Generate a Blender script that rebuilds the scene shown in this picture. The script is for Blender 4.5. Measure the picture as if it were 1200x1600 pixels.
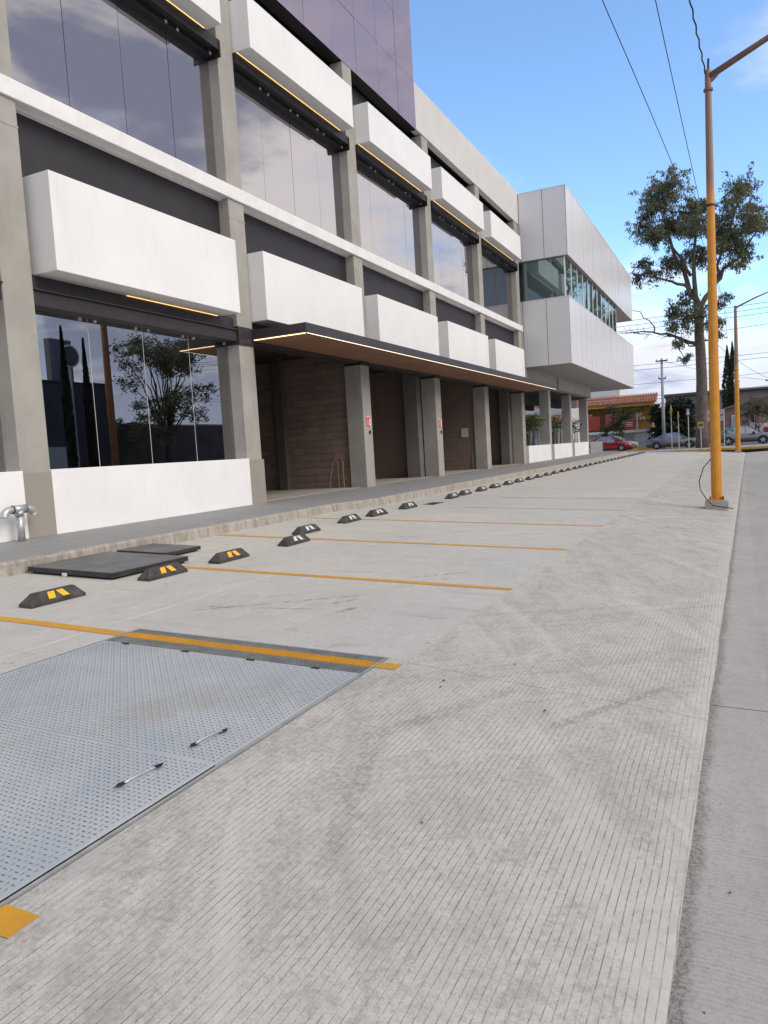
import bpy, bmesh, math, random
from mathutils import Vector, Matrix, Euler, noise as mnoise
random.seed(7)
R = math.radians
S = bpy.context.scene
for o in list(bpy.data.objects): bpy.data.objects.remove(o)
COL = S.collection

# ------------------------------------------------------------------ camera
F = 1155.0
vp = (1156.0, 674.0); sl = 0.06
d1 = Vector((vp[0]-600, vp[1]-800, F)).normalized()
q = Vector((vp[0]-1000-600, vp[1]+sl*1000-800, F))
up = q.cross(d1).normalized()
if up.y > 0: up = -up
left = up.cross(d1)
if left.x > 0: left = -left
EYE = Vector((0, 0, 1.55))
cam = bpy.data.cameras.new('camera'); camo = bpy.data.objects.new('camera', cam); COL.objects.link(camo)
cam.sensor_fit = 'VERTICAL'; cam.sensor_height = 36; cam.lens = F/1600*36
cam.clip_start = 0.05; cam.clip_end = 6000
right = Vector((d1.x, left.x, up.x)); cup = -Vector((d1.y, left.y, up.y)); back = -Vector((d1.z, left.z, up.z))
mw = Matrix((right, cup, back)).transposed().to_4x4(); mw.translation = EYE
camo.matrix_world = mw
S.camera = camo
S.render.resolution_x = 768; S.render.resolution_y = 1024
S.render.engine = 'CYCLES'

# ------------------------------------------------------------------ light
SUN_EL = R(38); SUN_AZ = math.atan2(-0.985, -0.17)          # direction to the sun, in the ground plane
sd = Vector((math.cos(SUN_AZ)*math.cos(SUN_EL), math.sin(SUN_AZ)*math.cos(SUN_EL), math.sin(SUN_EL)))
sl_ = bpy.data.lights.new('sun', 'SUN'); sl_.energy = 1.5; sl_.angle = R(35); sl_.color = (1.0, 0.91, 0.80)
so = bpy.data.objects.new('sun', sl_); COL.objects.link(so)
so.rotation_euler = sd.to_track_quat('Z', 'Y').to_euler(); so.location = (0, -20, 40)
W = bpy.data.worlds.new('World'); S.world = W; W.use_nodes = True
wt = W.node_tree; wt.nodes.clear()
S.view_settings.view_transform = 'Standard'; S.view_settings.look = 'None'
S.view_settings.gamma = 1; S.view_settings.use_curve_mapping = False
S.view_settings.exposure = 0.63

# ------------------------------------------------------------------ node helper
class NT:
    def __init__(s, tree): s.t = tree
    def node(s, typ, **kw):
        n = s.t.nodes.new(typ)
        for k, v in kw.items(): setattr(n, k, v)
        return n
    def put(s, sock, v):
        if isinstance(v, bpy.types.NodeSocket): s.t.links.new(v, sock)
        elif v is not None:
            if isinstance(v, (tuple, list)) and sock.type == 'RGBA' and len(v) == 3: v = (*v, 1)
            sock.default_value = v
    def m(s, op, a, b=None, c=None, clamp=False):
        n = s.node('ShaderNodeMath', operation=op, use_clamp=clamp)
        for i, v in enumerate((a, b, c)):
            if v is not None: s.put(n.inputs[i], v)
        return n.outputs[0]
    def vm(s, op, a, b=None):
        n = s.node('ShaderNodeVectorMath', operation=op)
        s.put(n.inputs[0], a)
        if b is not None: s.put(n.inputs[1], b)
        return n.outputs['Value'] if op in ('DOT_PRODUCT', 'LENGTH') else n.outputs[0]
    def noise(s, vec, scale, detail=4, rough=0.55, dist=0.0, col=False):
        n = s.node('ShaderNodeTexNoise')
        s.put(n.inputs['Vector'], vec); n.inputs['Scale'].default_value = scale
        n.inputs['Detail'].default_value = detail; n.inputs['Roughness'].default_value = rough
        n.inputs['Distortion'].default_value = dist
        return n.outputs['Color' if col else 'Fac']
    def ramp(s, fac, lo, hi):          # smooth 0..1
        n = s.node('ShaderNodeMapRange', interpolation_type='SMOOTHSTEP')
        s.put(n.inputs[0], fac); s.put(n.inputs[1], lo); s.put(n.inputs[2], hi)
        return n.outputs[0]
    def mix(s, f, a, b, mode='MIX'):
        n = s.node('ShaderNodeMix', data_type='RGBA', blend_type=mode)
        s.put(n.inputs[0], f); s.put(n.inputs[6], a); s.put(n.inputs[7], b)
        return n.outputs[2]
    def xyz(s, v):
        n = s.node('ShaderNodeSeparateXYZ'); s.put(n.inputs[0], v); return n.outputs
    def comb(s, x, y, z):
        n = s.node('ShaderNodeCombineXYZ')
        for i, v in enumerate((x, y, z)): s.put(n.inputs[i], v)
        return n.outputs[0]
    def pos(s): return s.node('ShaderNodeNewGeometry').outputs['Position']
    def obj(s): return s.node('ShaderNodeTexCoord').outputs['Object']
    def rnd(s): return s.node('ShaderNodeObjectInfo').outputs['Random']
    def bump(s, h, strength=0.3, dist=0.01):
        n = s.node('ShaderNodeBump'); n.inputs['Strength'].default_value = strength
        n.inputs['Distance'].default_value = dist; s.put(n.inputs['Height'], h); return n.outputs[0]

# ------------------------------------------------------------------ sky with cloud
w = NT(wt)
sky = w.node('ShaderNodeTexSky', sky_type='NISHITA'); sky.sun_disc = False
sky.sun_elevation = SUN_EL; sky.sun_rotation = math.pi/2 - SUN_AZ
sky.altitude = 1800; sky.air_density = 1.0; sky.dust_density = 0.6; sky.ozone_density = 2.0
dirv = w.node('ShaderNodeTexCoord').outputs['Generated']
dx, dy, dz = w.xyz(dirv)
den = w.m('ADD', w.m('MAXIMUM', dz, 0.0), 0.16)
cuv = w.comb(w.m('DIVIDE', dx, den), w.m('DIVIDE', dy, den), 0.0)
n1 = w.noise(w.vm('ADD', cuv, (3.1, 7.7, 0.0)), 1.15, 9, 0.55, 0.3)
n2 = w.noise(w.vm('ADD', cuv, (9.3, 1.2, 4.0)), 2.1, 8, 0.58, 0.3)
side = w.vm('DOT_PRODUCT', dirv, (-0.18, -0.98, 0.0))               # cloudier over the street side
low = w.m('SUBTRACT', 1.0, w.ramp(dz, 0.03, 0.26))
bias = w.m('ADD', w.m('MULTIPLY', w.ramp(side, -0.25, 0.40), 0.36), w.m('MULTIPLY', low, 0.33))
thick = w.m('ADD', n1, bias)
cov = w.ramp(thick, 0.55, 0.82)
lit = w.ramp(w.m('ADD', w.m('MULTIPLY', n2, 0.9), w.m('MULTIPLY', w.ramp(thick, 0.70, 1.05), -0.26)), 0.20, 0.42)
ccol = w.mix(lit, (1.9, 1.95, 2.5), (6.9, 6.4, 5.9))
ccol = w.mix(w.m('MULTIPLY', w.m('SUBTRACT', 1.0, w.ramp(dz, 0.04, 0.26)), 0.72), ccol, (2.9, 3.05, 4.05))
skyc = w.mix(1.0, sky.outputs[0], (1.44, 1.58, 1.64), 'MULTIPLY')
full = w.mix(w.m('MULTIPLY', cov, 0.93), skyc, ccol)
bg = w.node('ShaderNodeBackground'); bg.inputs['Strength'].default_value = 0.13
w.put(bg.inputs['Color'], full)
wo = w.node('ShaderNodeOutputWorld'); wt.links.new(bg.outputs[0], wo.inputs[0])

# ------------------------------------------------------------------ materials
MATS = {}
def mat(name, color=(0.5, 0.5, 0.5), rough=0.6, metal=0.0, var=0.0, vscale=3.0, bump=0.0, bscale=60.0, emit=None, spec=None, local=False, stain=0.0):
    if name in MATS: return MATS[name]
    mt = bpy.data.materials.new(name); mt.use_nodes = True; MATS[name] = mt
    n = NT(mt.node_tree); b = mt.node_tree.nodes['Principled BSDF']
    b.inputs['Roughness'].default_value = rough; b.inputs['Metallic'].default_value = metal
    if spec is not None: b.inputs['Specular IOR Level'].default_value = spec
    col = (*color, 1)
    p = n.obj() if local else n.pos()
    if var:
        f = n.noise(p, vscale, 6, 0.6)
        f = n.ramp(f, 0.25, 0.75)
        col = n.mix(f, tuple(c*(1-var) for c in color), tuple(min(1, c*(1+var*0.7)) for c in color))
    if stain:
        st = n.noise(n.vm('MULTIPLY', p, (1.6, 1.6, 0.22)), 3.0, 6, 0.65)
        col = n.mix(n.m('MULTIPLY', n.ramp(st, 0.5, 0.78), stain), col, tuple(c*0.55 for c in color))
    n.put(b.inputs['Base Color'], col)
    if bump:
        n.put(b.inputs['Normal'], n.bump(n.noise(p, bscale, 4, 0.6), bump, 0.01))
    if emit:
        b.inputs['Emission Color'].default_value = (*emit[0], 1); b.inputs['Emission Strength'].default_value = emit[1]
    return mt
def custom(name):
    mt = bpy.data.materials.new(name); mt.use_nodes = True; MATS[name] = mt
    return mt, NT(mt.node_tree), mt.node_tree.nodes['Principled BSDF']

def line_mask(n, x, y, p0, p1, wid, soft=None):
    """soft mask of a straight mark between two ground points"""
    ax, ay = p1[0]-p0[0], p1[1]-p0[1]; L = math.hypot(ax, ay); ax /= L; ay /= L
    rx = n.m('SUBTRACT', x, p0[0]); ry = n.m('SUBTRACT', y, p0[1])
    t = n.m('ADD', n.m('MULTIPLY', rx, ax), n.m('MULTIPLY', ry, ay))
    s_ = n.m('ABSOLUTE', n.m('SUBTRACT', n.m('MULTIPLY', rx, ay), n.m('MULTIPLY', ry, ax)))
    a = n.m('SUBTRACT', 1.0, n.ramp(s_, wid*0.4, wid))
    e = n.m('MULTIPLY', n.ramp(t, 0.0, L*0.12), n.m('SUBTRACT', 1.0, n.ramp(t, L*0.8, L)))
    return n.m('MULTIPLY', a, e)

def lot_concrete(name, base, blue, marks=()):
    mt, n, b = custom(name)
    p = n.pos(); x, y, z = n.xyz(p)
    big = n.noise(p, 0.42, 5, 0.6, 0.4); mid = n.noise(p, 2.6, 6, 0.62); fine = n.noise(p, 70, 3, 0.7)
    col = n.mix(n.ramp(big, 0.3, 0.68), base, blue)
    col = n.mix(n.m('MULTIPLY', n.ramp(mid, 0.42, 0.72), 0.5), col, tuple(c*0.80 for c in base))
    col = n.mix(n.m('MULTIPLY', n.ramp(fine, 0.5, 0.8), 0.22), col, tuple(c*0.72 for c in base))
    sc = n.noise(n.vm('MULTIPLY', p, (7.0, 0.8, 1.0)), 1.3, 6, 0.65, 0.3)
    col = n.mix(n.m('MULTIPLY', n.ramp(sc, 0.55, 0.78), 0.50), col, (0.20, 0.19, 0.17))
    sw = n.noise(n.vm('MULTIPLY', p, (1.6, 6.0, 1.0)), 1.3, 7, 0.66, 1.8)
    col = n.mix(n.m('MULTIPLY', n.ramp(sw, 0.50, 0.70), 0.55), col, (0.56, 0.54, 0.495))
    sp = n.noise(p, 9.0, 2, 0.4)
    col = n.mix(n.m('MULTIPLY', n.ramp(sp, 0.74, 0.78), 0.5), col, (0.12, 0.115, 0.11))
    oil = n.noise(n.vm('ADD', p, (4, 9, 0)), 1.7, 5, 0.6, 0.6)
    col = n.mix(n.m('MULTIPLY', n.ramp(oil, 0.62, 0.72), 0.34), col, (0.22, 0.21, 0.19))
    spk = n.noise(p, 33, 6, 0.8)
    col = n.mix(n.m('MULTIPLY', n.ramp(spk, 0.50, 0.64), 0.36), col, (0.27, 0.258, 0.235))
    for p0, p1, wd, k in marks:
        mk = n.m('MULTIPLY', line_mask(n, x, y, p0, p1, wd), n.m('MULTIPLY', n.ramp(n.noise(p, 14, 4, 0.6), 0.35, 0.65), k))
        col = n.mix(mk, col, (0.10, 0.098, 0.095))
    n.put(b.inputs['Base Color'], col)
    n.put(b.inputs['Roughness'], n.m('ADD', 0.62, n.m('MULTIPLY', mid, 0.25)))
    h = n.m('ADD', n.m('MULTIPLY', fine, 0.35), n.m('MULTIPLY', mid, 0.8))
    n.put(b.inputs['Normal'], n.bump(h, 0.35, 0.006))
    return mt
SMOOTH = lot_concrete('concrete_smooth', (0.50, 0.472, 0.408), (0.435, 0.428, 0.395), [((6.9, 3.2), (7.5, 2.6), .05, .55), ((5.8, 3.9), (6.1, 3.2), .03, .5), ((10.2, 3.4), (11.0, 2.5), .06, .4)])
ROUGH = lot_concrete('concrete_rough', (0.49, 0.463, 0.41), (0.44, 0.42, 0.38), [((4.9, 4.4), (6.2, 3.0), .04, .5), ((5.1, 4.4), (5.4, 3.2), .03, .5), ((5.3, 3.1), (5.6, 3.0), .05, .6), ((5.6, 3.3), (5.9, 3.15), .05, .6)])

def apron_concrete():
    mt, n, b = custom('apron_tined_concrete')
    p = n.pos(); x, y, z = n.xyz(p)
    wob = n.m('MULTIPLY', n.m('SUBTRACT', n.noise(n.vm('MULTIPLY', p, (0.8, 3.0, 1.0)), 1.0, 3, 0.5), 0.5), 0.028)
    gy = n.m('ADD', y, wob)
    fr = n.m('FRACT', n.m('DIVIDE', gy, 0.027))
    tri = n.m('ABSOLUTE', n.m('SUBTRACT', fr, 0.5))                    # 0 at the groove
    groove = n.m('SUBTRACT', 1.0, n.ramp(tri, 0.02, 0.10))
    brk = n.ramp(n.noise(n.vm('MULTIPLY', p, (16.0, 45.0, 1.0)), 1.0, 6, 0.75), 0.34, 0.60)
    patch = n.ramp(n.noise(n.vm('MULTIPLY', p, (0.8, 1.5, 1.0)), 2.4, 8, 0.72, 0.5), 0.50, 0.57)
    wear = n.m('MULTIPLY', n.m('SUBTRACT', 1.0, n.m('MULTIPLY', patch, 0.75)), n.m('ADD', 0.35, n.m('MULTIPLY', n.ramp(n.noise(n.vm('ADD', p, (7, 3, 0)), 0.9, 5, 0.6, 0.8), 0.36, 0.60), 0.65)))
    groove = n.m('MULTIPLY', n.m('MULTIPLY', groove, brk), n.m('ADD', 0.22, n.m('MULTIPLY', wear, 0.78)))
    big = n.noise(p, 0.55, 5, 0.6, 0.6); mid = n.noise(p, 3.2, 7, 0.68); fine = n.noise(p, 150, 4, 0.8); gr = n.noise(p, 34, 6, 0.8)
    base = n.mix(n.ramp(big, 0.3, 0.7), (0.525, 0.488, 0.415), (0.455, 0.422, 0.36))
    base = n.mix(n.m('MULTIPLY', n.ramp(mid, 0.47, 0.66), 0.40), base, (0.30, 0.284, 0.256))
    base = n.mix(n.m('MULTIPLY', n.ramp(gr, 0.47, 0.62), 0.45), base, (0.265, 0.25, 0.226))
    base = n.mix(n.m('MULTIPLY', n.ramp(gr, 0.52, 0.30), 0.30), base, (0.52, 0.505, 0.48))
    base = n.mix(n.m('MULTIPLY', n.ramp(fine, 0.50, 0.68), 0.55), base, (0.21, 0.195, 0.178))
    base = n.mix(n.m('MULTIPLY', n.ramp(fine, 0.48, 0.34), 0.35), base, (0.58, 0.56, 0.53))
    base = n.mix(n.m('MULTIPLY', patch, n.m('ADD', 0.16, n.m('MULTIPLY', n.ramp(gr, 0.40, 0.62), 0.36))), base, (0.27, 0.252, 0.225))
    # tyre scuffs across the grooves
    sc = n.noise(n.vm('MULTIPLY', n.comb(n.m('ADD', x, n.m('MULTIPLY', y, 0.9)), n.m('SUBTRACT', y, n.m('MULTIPLY', x, 0.6)), 0.0), (0.5, 4.5, 1.0)), 1.0, 5, 0.6, 0.5)
    base = n.mix(n.m('MULTIPLY', n.ramp(sc, 0.52, 0.72), 0.34), base, (0.28, 0.262, 0.23))
    for (ux, uy, fx, fy, lo, hi, amt, cc) in ((.83, .55, .35, 3.2, .54, .66, .42, (0.60, 0.565, 0.50)), (.70, -.71, .30, 5.5, .56, .68, .40, (0.27, 0.252, 0.225)), (.95, .30, .25, 6.0, .57, .68, .34, (0.29, 0.27, 0.24))):
        sv = n.comb(n.m('MULTIPLY', n.m('ADD', n.m('MULTIPLY', x, ux), n.m('MULTIPLY', y, uy)), fx), n.m('MULTIPLY', n.m('SUBTRACT', n.m('MULTIPLY', y, ux), n.m('MULTIPLY', x, uy)), fy), fy)
        st_ = n.m('MULTIPLY', n.ramp(n.noise(sv, 1.0, 5, 0.62, 0.5), lo, hi), n.m('ADD', 0.45, n.m('MULTIPLY', n.ramp(gr, 0.40, 0.60), 0.55)))
        base = n.mix(n.m('MULTIPLY', st_, amt), base, cc)
    edge = n.m('SUBTRACT', 1.0, n.ramp(n.m('ADD', n.m('ADD', y, n.m('MULTIPLY', x, 0.0093)), n.m('MULTIPLY', n.m('SUBTRACT', mid, 0.5), 0.12)), 0.25, 0.36))
    base = n.mix(n.m('MULTIPLY', edge, 0.30), base, (0.56, 0.53, 0.47))
    for p0, p1, wd, k in [((3.6, .95), (4.75, .36), .045, .42), ((3.0, 1.7), (4.3, 1.15), .07, .25), ((13.6, 1.2), (13.9, .55), .06, .5), ((12.3, 1.15), (12.5, .6), .06, .5), ((2.0, 1.3), (3.2, 1.65), .06, .22)]:
        base = n.mix(n.m('MULTIPLY', line_mask(n, x, y, p0, p1, wd), n.m('MULTIPLY', n.ramp(gr, 0.3, 0.6), k)), base, (0.12, 0.115, 0.11))
    col = n.mix(n.m('MULTIPLY', groove, 0.80), base, (0.12, 0.11, 0.095))
    n.put(b.inputs['Base Color'], col); b.inputs['Roughness'].default_value = 0.85
    h = n.m('ADD', n.m('MULTIPLY', groove, -1.0), n.m('ADD', n.m('MULTIPLY', gr, 0.5), n.m('MULTIPLY', fine, 0.3)))
    n.put(b.inputs['Normal'], n.bump(h, 0.45, 0.004))
    return mt
APRON = apron_concrete()

def road_concrete():
    mt, n, b = custom('road_concrete')
    p = n.pos(); x, y, z = n.xyz(p)
    fr = n.m('FRACT', n.m('DIVIDE', n.m('ADD', x, n.m('MULTIPLY', n.noise(p, 3, 2, 0.5), 0.05)), 0.022))
    groove = n.m('SUBTRACT', 1.0, n.ramp(n.m('ABSOLUTE', n.m('SUBTRACT', fr, 0.5)), 0.05, 0.22))
    groove = n.m('MULTIPLY', groove, n.ramp(n.noise(n.vm('MULTIPLY', p, (12, 3, 1)), 1.0, 4, 0.6), 0.35, 0.65))
    big = n.noise(p, 0.5, 5, 0.6, 0.4); mid = n.noise(n.vm('MULTIPLY', p, (0.35, 2.2, 1)), 1.5, 6, 0.65); fine = n.noise(p, 110, 3, 0.7)
    col = n.mix(n.ramp(big, 0.3, 0.7), (0.365, 0.336, 0.298), (0.42, 0.388, 0.34))
    col = n.mix(n.m('MULTIPLY', n.ramp(mid, 0.45, 0.75), 0.45), col, (0.28, 0.26, 0.24))
    col = n.mix(n.m('MULTIPLY', n.ramp(fine, 0.5, 0.70), 0.50), col, (0.20, 0.19, 0.178))
    col = n.mix(n.m('MULTIPLY', n.ramp(n.noise(p, 30, 6, 0.8), 0.48, 0.64), 0.35), col, (0.22, 0.208, 0.195))
    ed = n.m('ADD', n.m('ADD', y, n.m('MULTIPLY', x, 0.0093)), n.m('MULTIPLY', n.m('SUBTRACT', n.noise(n.vm('MULTIPLY', p, (1.0, 2.0, 1.0)), 4.5, 8, 0.78), 0.5), 0.16))
    dirt = n.m('MULTIPLY', n.ramp(ed, 0.160, 0.215), n.m('ADD', 0.35, n.m('MULTIPLY', n.ramp(n.noise(p, 55, 5, 0.8), 0.42, 0.60), 0.65)))
    col = n.mix(n.m('MULTIPLY', dirt, 0.85), col, (0.10, 0.09, 0.078))
    col = n.mix(n.m('MULTIPLY', groove, 0.28), col, (0.15, 0.145, 0.14))
    n.put(b.inputs['Base Color'], col); b.inputs['Roughness'].default_value = 0.8
    n.put(b.inputs['Normal'], n.bump(n.m('SUBTRACT', n.m('MULTIPLY', fine, 0.4), n.m('MULTIPLY', groove, 0.7)), 0.35, 0.003))
    return mt
ROAD = road_concrete()

def paint_line_mat():
    mt, n, b = custom('yellow_line_paint')
    p = n.pos(); x, y, z = n.xyz(p)
    v = n.noise(p, 3, 5, 0.6); f = n.noise(p, 45, 5, 0.7)
    col = n.mix(n.ramp(v, 0.3, 0.7), (0.62, 0.30, 0.012), (0.50, 0.245, 0.02))
    worn = n.m('MULTIPLY', n.ramp(n.m('ADD', n.m('MULTIPLY', f, 0.6), n.m('MULTIPLY', v, 0.5)), 0.56, 0.72), n.m('ADD', 0.25, n.m('MULTIPLY', n.ramp(x, 5.0, 12.0), 0.7)))
    col = n.mix(worn, col, (0.36, 0.345, 0.31))
    n.put(b.inputs['Base Color'], col); b.inputs['Roughness'].default_value = 0.6
    n.put(b.inputs['Normal'], n.bump(f, 0.3, 0.003))
    return mt
LINE = paint_line_mat()
FADED = mat('faded_line_paint', (0.42, 0.36, 0.24), 0.8, var=0.2, vscale=5)

def steel_plate_mat():
    mt, n, b = custom('galvanised_plate')
    p = n.pos()
    big = n.noise(p, 1.3, 5, 0.6, 0.4); mid = n.noise(p, 8, 6, 0.65)
    col = n.mix(n.ramp(big, 0.32, 0.66), (0.60, 0.62, 0.61), (0.49, 0.53, 0.55))
    tan = n.noise(n.vm('ADD', p, (5, 2, 0)), 0.9, 4, 0.6)
    col = n.mix(n.m('MULTIPLY', n.ramp(tan, 0.47, 0.66), 0.6), col, (0.46, 0.42, 0.345))
    col = n.mix(n.m('MULTIPLY', n.ramp(mid, 0.5, 0.8), 0.35), col, (0.36, 0.37, 0.37))
    n.put(b.inputs['Base Color'], col); b.inputs['Metallic'].default_value = 0.42
    n.put(b.inputs['Roughness'], n.m('ADD', 0.30, n.m('MULTIPLY', mid, 0.25)))
    n.put(b.inputs['Normal'], n.bump(mid, 0.1, 0.004))
    return mt
PLATE = steel_plate_mat()
TREAD = mat('tread_bar_shaded_steel', (0.175, 0.19, 0.20), 0.5, 0.15, var=0.3, vscale=5)  # darker than the plate: shading of the raised bars is put into their colour
GRATE = mat('grating_steel', (0.24, 0.25, 0.25), 0.5, 0.3, var=0.25, vscale=8)
STEEL = mat('galvanised_steel', (0.45, 0.47, 0.48), 0.42, 0.55, var=0.2, vscale=12)
WHITE = mat('white_render', (0.78, 0.785, 0.78), 0.65, var=0.05, vscale=0.8, bump=0.12, bscale=45, stain=0.12)
BAND = mat('white_painted_beam', (0.76, 0.76, 0.75), 0.65, var=0.07, vscale=2, bump=0.3, bscale=25, stain=0.18)
PARA = mat('parapet_render', (0.60, 0.595, 0.575), 0.75, var=0.06, vscale=1.0, bump=0.25, bscale=35, stain=0.12)
COLM = mat('column_concrete', (0.345, 0.333, 0.303), 0.75, var=0.12, vscale=1.6, bump=0.35, bscale=22, stain=0.30)
PEDM = mat('column_base_paint', (0.285, 0.262, 0.236), 0.7, var=0.06, vscale=2, bump=0.2, bscale=30)
DARK = mat('dark_panel', (0.020, 0.017, 0.023), 0.6, var=0.25, vscale=2.2, stain=0.2)
BLACK = mat('black_steel', (0.012, 0.011, 0.013), 0.5, 0.0, var=0.3, vscale=6)
PURP = mat('canopy_steel', (0.035, 0.028, 0.033), 0.45, 0.0, var=0.2, vscale=4)
SOFFIT = mat('canopy_soffit', (0.30, 0.155, 0.09), 0.6, var=0.15, vscale=1.2)
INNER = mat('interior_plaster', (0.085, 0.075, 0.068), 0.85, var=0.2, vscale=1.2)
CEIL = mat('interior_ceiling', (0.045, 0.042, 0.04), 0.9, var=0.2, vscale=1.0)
IFLOOR = mat('interior_floor', (0.36, 0.33, 0.295), 0.7, var=0.12, vscale=1.5)
MORT = mat('mortar', (0.11, 0.09, 0.075), 0.95, var=0.2, vscale=9)
LEDW = mat('led_warm', (1, 0.8, 0.4), 0.5, emit=((1.0, 0.55, 0.16), 1.1))
LEDC = mat('led_white', (1, 0.9, 0.75), 0.5, emit=((1.0, 0.80, 0.55), 1.05))
CLIP = mat('clip_steel', (0.75, 0.75, 0.74), 0.3, 0.3)
RUBBER = mat('black_rubber', (0.055, 0.052, 0.047), 0.8, var=0.55, vscale=9, bump=0.35, bscale=70)
REFY = mat('reflective_yellow', (0.82, 0.42, 0.01), 0.35, var=0.15, vscale=30)
REFW = mat('reflective_white', (0.60, 0.58, 0.53), 0.4, var=0.2, vscale=30)
LIDM = mat('black_lid_metal', (0.030, 0.029, 0.030), 0.42, 0.0, var=0.5, vscale=5, bump=0.15, bscale=20)
LIDT = mat('grey_lid_top', (0.12, 0.117, 0.117), 0.45, 0.0, var=0.4, vscale=3.5, bump=0.2, bscale=14)  # top sheet in a paler grey than the lid body
TILE = mat('roof_tile', (0.36, 0.15, 0.09), 0.8, var=0.35, vscale=4)
PIT = mat('pit_dark', (0.012, 0.012, 0.012), 0.9)
ACP = mat('aluminium_panel', (0.66, 0.66, 0.675), 0.30, 0.0, var=0.025, vscale=0.5, spec=0.6)
ACPSEAM = mat('panel_backing', (0.04, 0.04, 0.04), 0.8)
SOFG = mat('wing_soffit', (0.36, 0.335, 0.32), 0.7, var=0.1, vscale=1.0)
BEIGE = mat('beige_render', (0.46, 0.44, 0.41), 0.75, var=0.06, vscale=0.8, bump=0.15, bscale=30)
ASPH = mat('asphalt', (0.10, 0.098, 0.096), 0.9, var=0.25, vscale=1.5, bump=0.2, bscale=40)
YKERB = mat('yellow_kerb_paint', (0.55, 0.33, 0.05), 0.75, var=0.3, vscale=2.5, stain=0.2)
PAVE = mat('pavement_concrete', (0.33, 0.31, 0.29), 0.85, var=0.2, vscale=1.5)
TERR = mat('dry_ground', (0.26, 0.23, 0.19), 0.95, var=0.25, vscale=0.05)

def sidewalk_mat():
    mt, n, b = custom('sidewalk_stamped')
    p = n.pos()
    a = n.noise(n.vm('MULTIPLY', p, (1.0, 5.0, 1.0)), 1.8, 6, 0.65, 0.6); f = n.noise(p, 60, 3, 0.7); c = n.noise(p, 0.7, 4, 0.5)
    col = n.mix(n.ramp(a, 0.3, 0.7), (0.205, 0.205, 0.215), (0.27, 0.268, 0.268))
    col = n.mix(n.m('MULTIPLY', n.ramp(c, 0.4, 0.7), 0.4), col, (0.235, 0.225, 0.21))
    col = n.mix(n.m('MULTIPLY', n.ramp(f, 0.5, 0.75), 0.3), col, (0.14, 0.14, 0.14))
    n.put(b.inputs['Base Color'], col); b.inputs['Roughness'].default_value = 0.72
    n.put(b.inputs['Normal'], n.bump(n.m('ADD', a, n.m('MULTIPLY', f, 0.3)), 0.5, 0.01))
    return mt
WALK = sidewalk_mat()
def kerb_mat():
    mt, n, b = custom('rough_kerb_concrete')
    p = n.pos()
    v = n.noise(n.vm('MULTIPLY', p, (12.0, 12.0, 2.5)), 1.0, 6, 0.7); c = n.noise(p, 1.1, 5, 0.6); f = n.noise(p, 40, 4, 0.7)
    col = n.mix(n.ramp(v, 0.3, 0.7), (0.25, 0.222, 0.185), (0.44, 0.415, 0.375))
    col = n.mix(n.m('MULTIPLY', n.ramp(c, 0.5, 0.72), 0.5), col, (0.27, 0.25, 0.225))
    col = n.mix(n.m('MULTIPLY', n.ramp(f, 0.52, 0.72), 0.5), col, (0.17, 0.145, 0.115))
    n.put(b.inputs['Base Color'], col); b.inputs['Roughness'].default_value = 0.9
    n.put(b.inputs['Normal'], n.bump(n.m('ADD', v, f), 0.8, 0.012))
    return mt
KERB = kerb_mat()

def block_mat():
    mt, n, b = custom('concrete_block')
    p = n.pos(); r = n.rnd()
    col = n.mix(r, (0.175, 0.128, 0.10), (0.23, 0.172, 0.135))
    f = n.noise(p, 6, 5, 0.65); g = n.noise(p, 90, 3, 0.7)
    col = n.mix(n.m('MULTIPLY', n.ramp(f, 0.4, 0.75), 0.4), col, (0.16, 0.12, 0.095))
    col = n.mix(n.m('MULTIPLY', n.ramp(g, 0.5, 0.75), 0.3), col, (0.12, 0.09, 0.07))
    n.put(b.inputs['Base Color'], col); b.inputs['Roughness'].default_value = 0.95
    n.put(b.inputs['Normal'], n.bump(g, 0.6, 0.006))
    return mt
BLOCK = block_mat()

def mirror_glass(name, tint, body, fac, wave=0.02):
    """coated glass: tinted mirror over a dark body, faintly wavy like float glass"""
    mt = bpy.data.materials.new(name); mt.use_nodes = True; MATS[name] = mt
    n = NT(mt.node_tree); t = mt.node_tree; t.nodes.clear()
    g = n.node('ShaderNodeBsdfGlossy'); g.inputs['Roughness'].default_value = 0.015; g.inputs['Color'].default_value = (*tint, 1)
    d = n.node('ShaderNodeBsdfDiffuse'); d.inputs['Color'].default_value = (*body, 1)
    bp = n.bump(n.noise(n.pos(), 0.9, 2, 0.4), wave, 0.05); t.links.new(bp, g.inputs['Normal'])
    lw = n.node('ShaderNodeFresnel'); lw.inputs['IOR'].default_value = 1.5
    f = n.m('ADD', fac, n.m('MULTIPLY', lw.outputs[0], 1-fac), clamp=True)
    mx = n.node('ShaderNodeMixShader'); t.links.new(f, mx.inputs[0]); t.links.new(d.outputs[0], mx.inputs[1]); t.links.new(g.outputs[0], mx.inputs[2])
    o = n.node('ShaderNodeOutputMaterial'); t.links.new(mx.outputs[0], o.inputs[0])
    return mt
GUP = mirror_glass('reflective_window_glass', (0.66, 0.64, 0.665), (0.045, 0.045, 0.05), 0.64)
GTOW = mirror_glass('violet_curtain_glass', (0.37, 0.34, 0.45), (0.022, 0.02, 0.034), 0.64)
GWING = mirror_glass('teal_wing_glass', (0.62, 0.74, 0.74), (0.075, 0.12, 0.125), 0.26)
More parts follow.
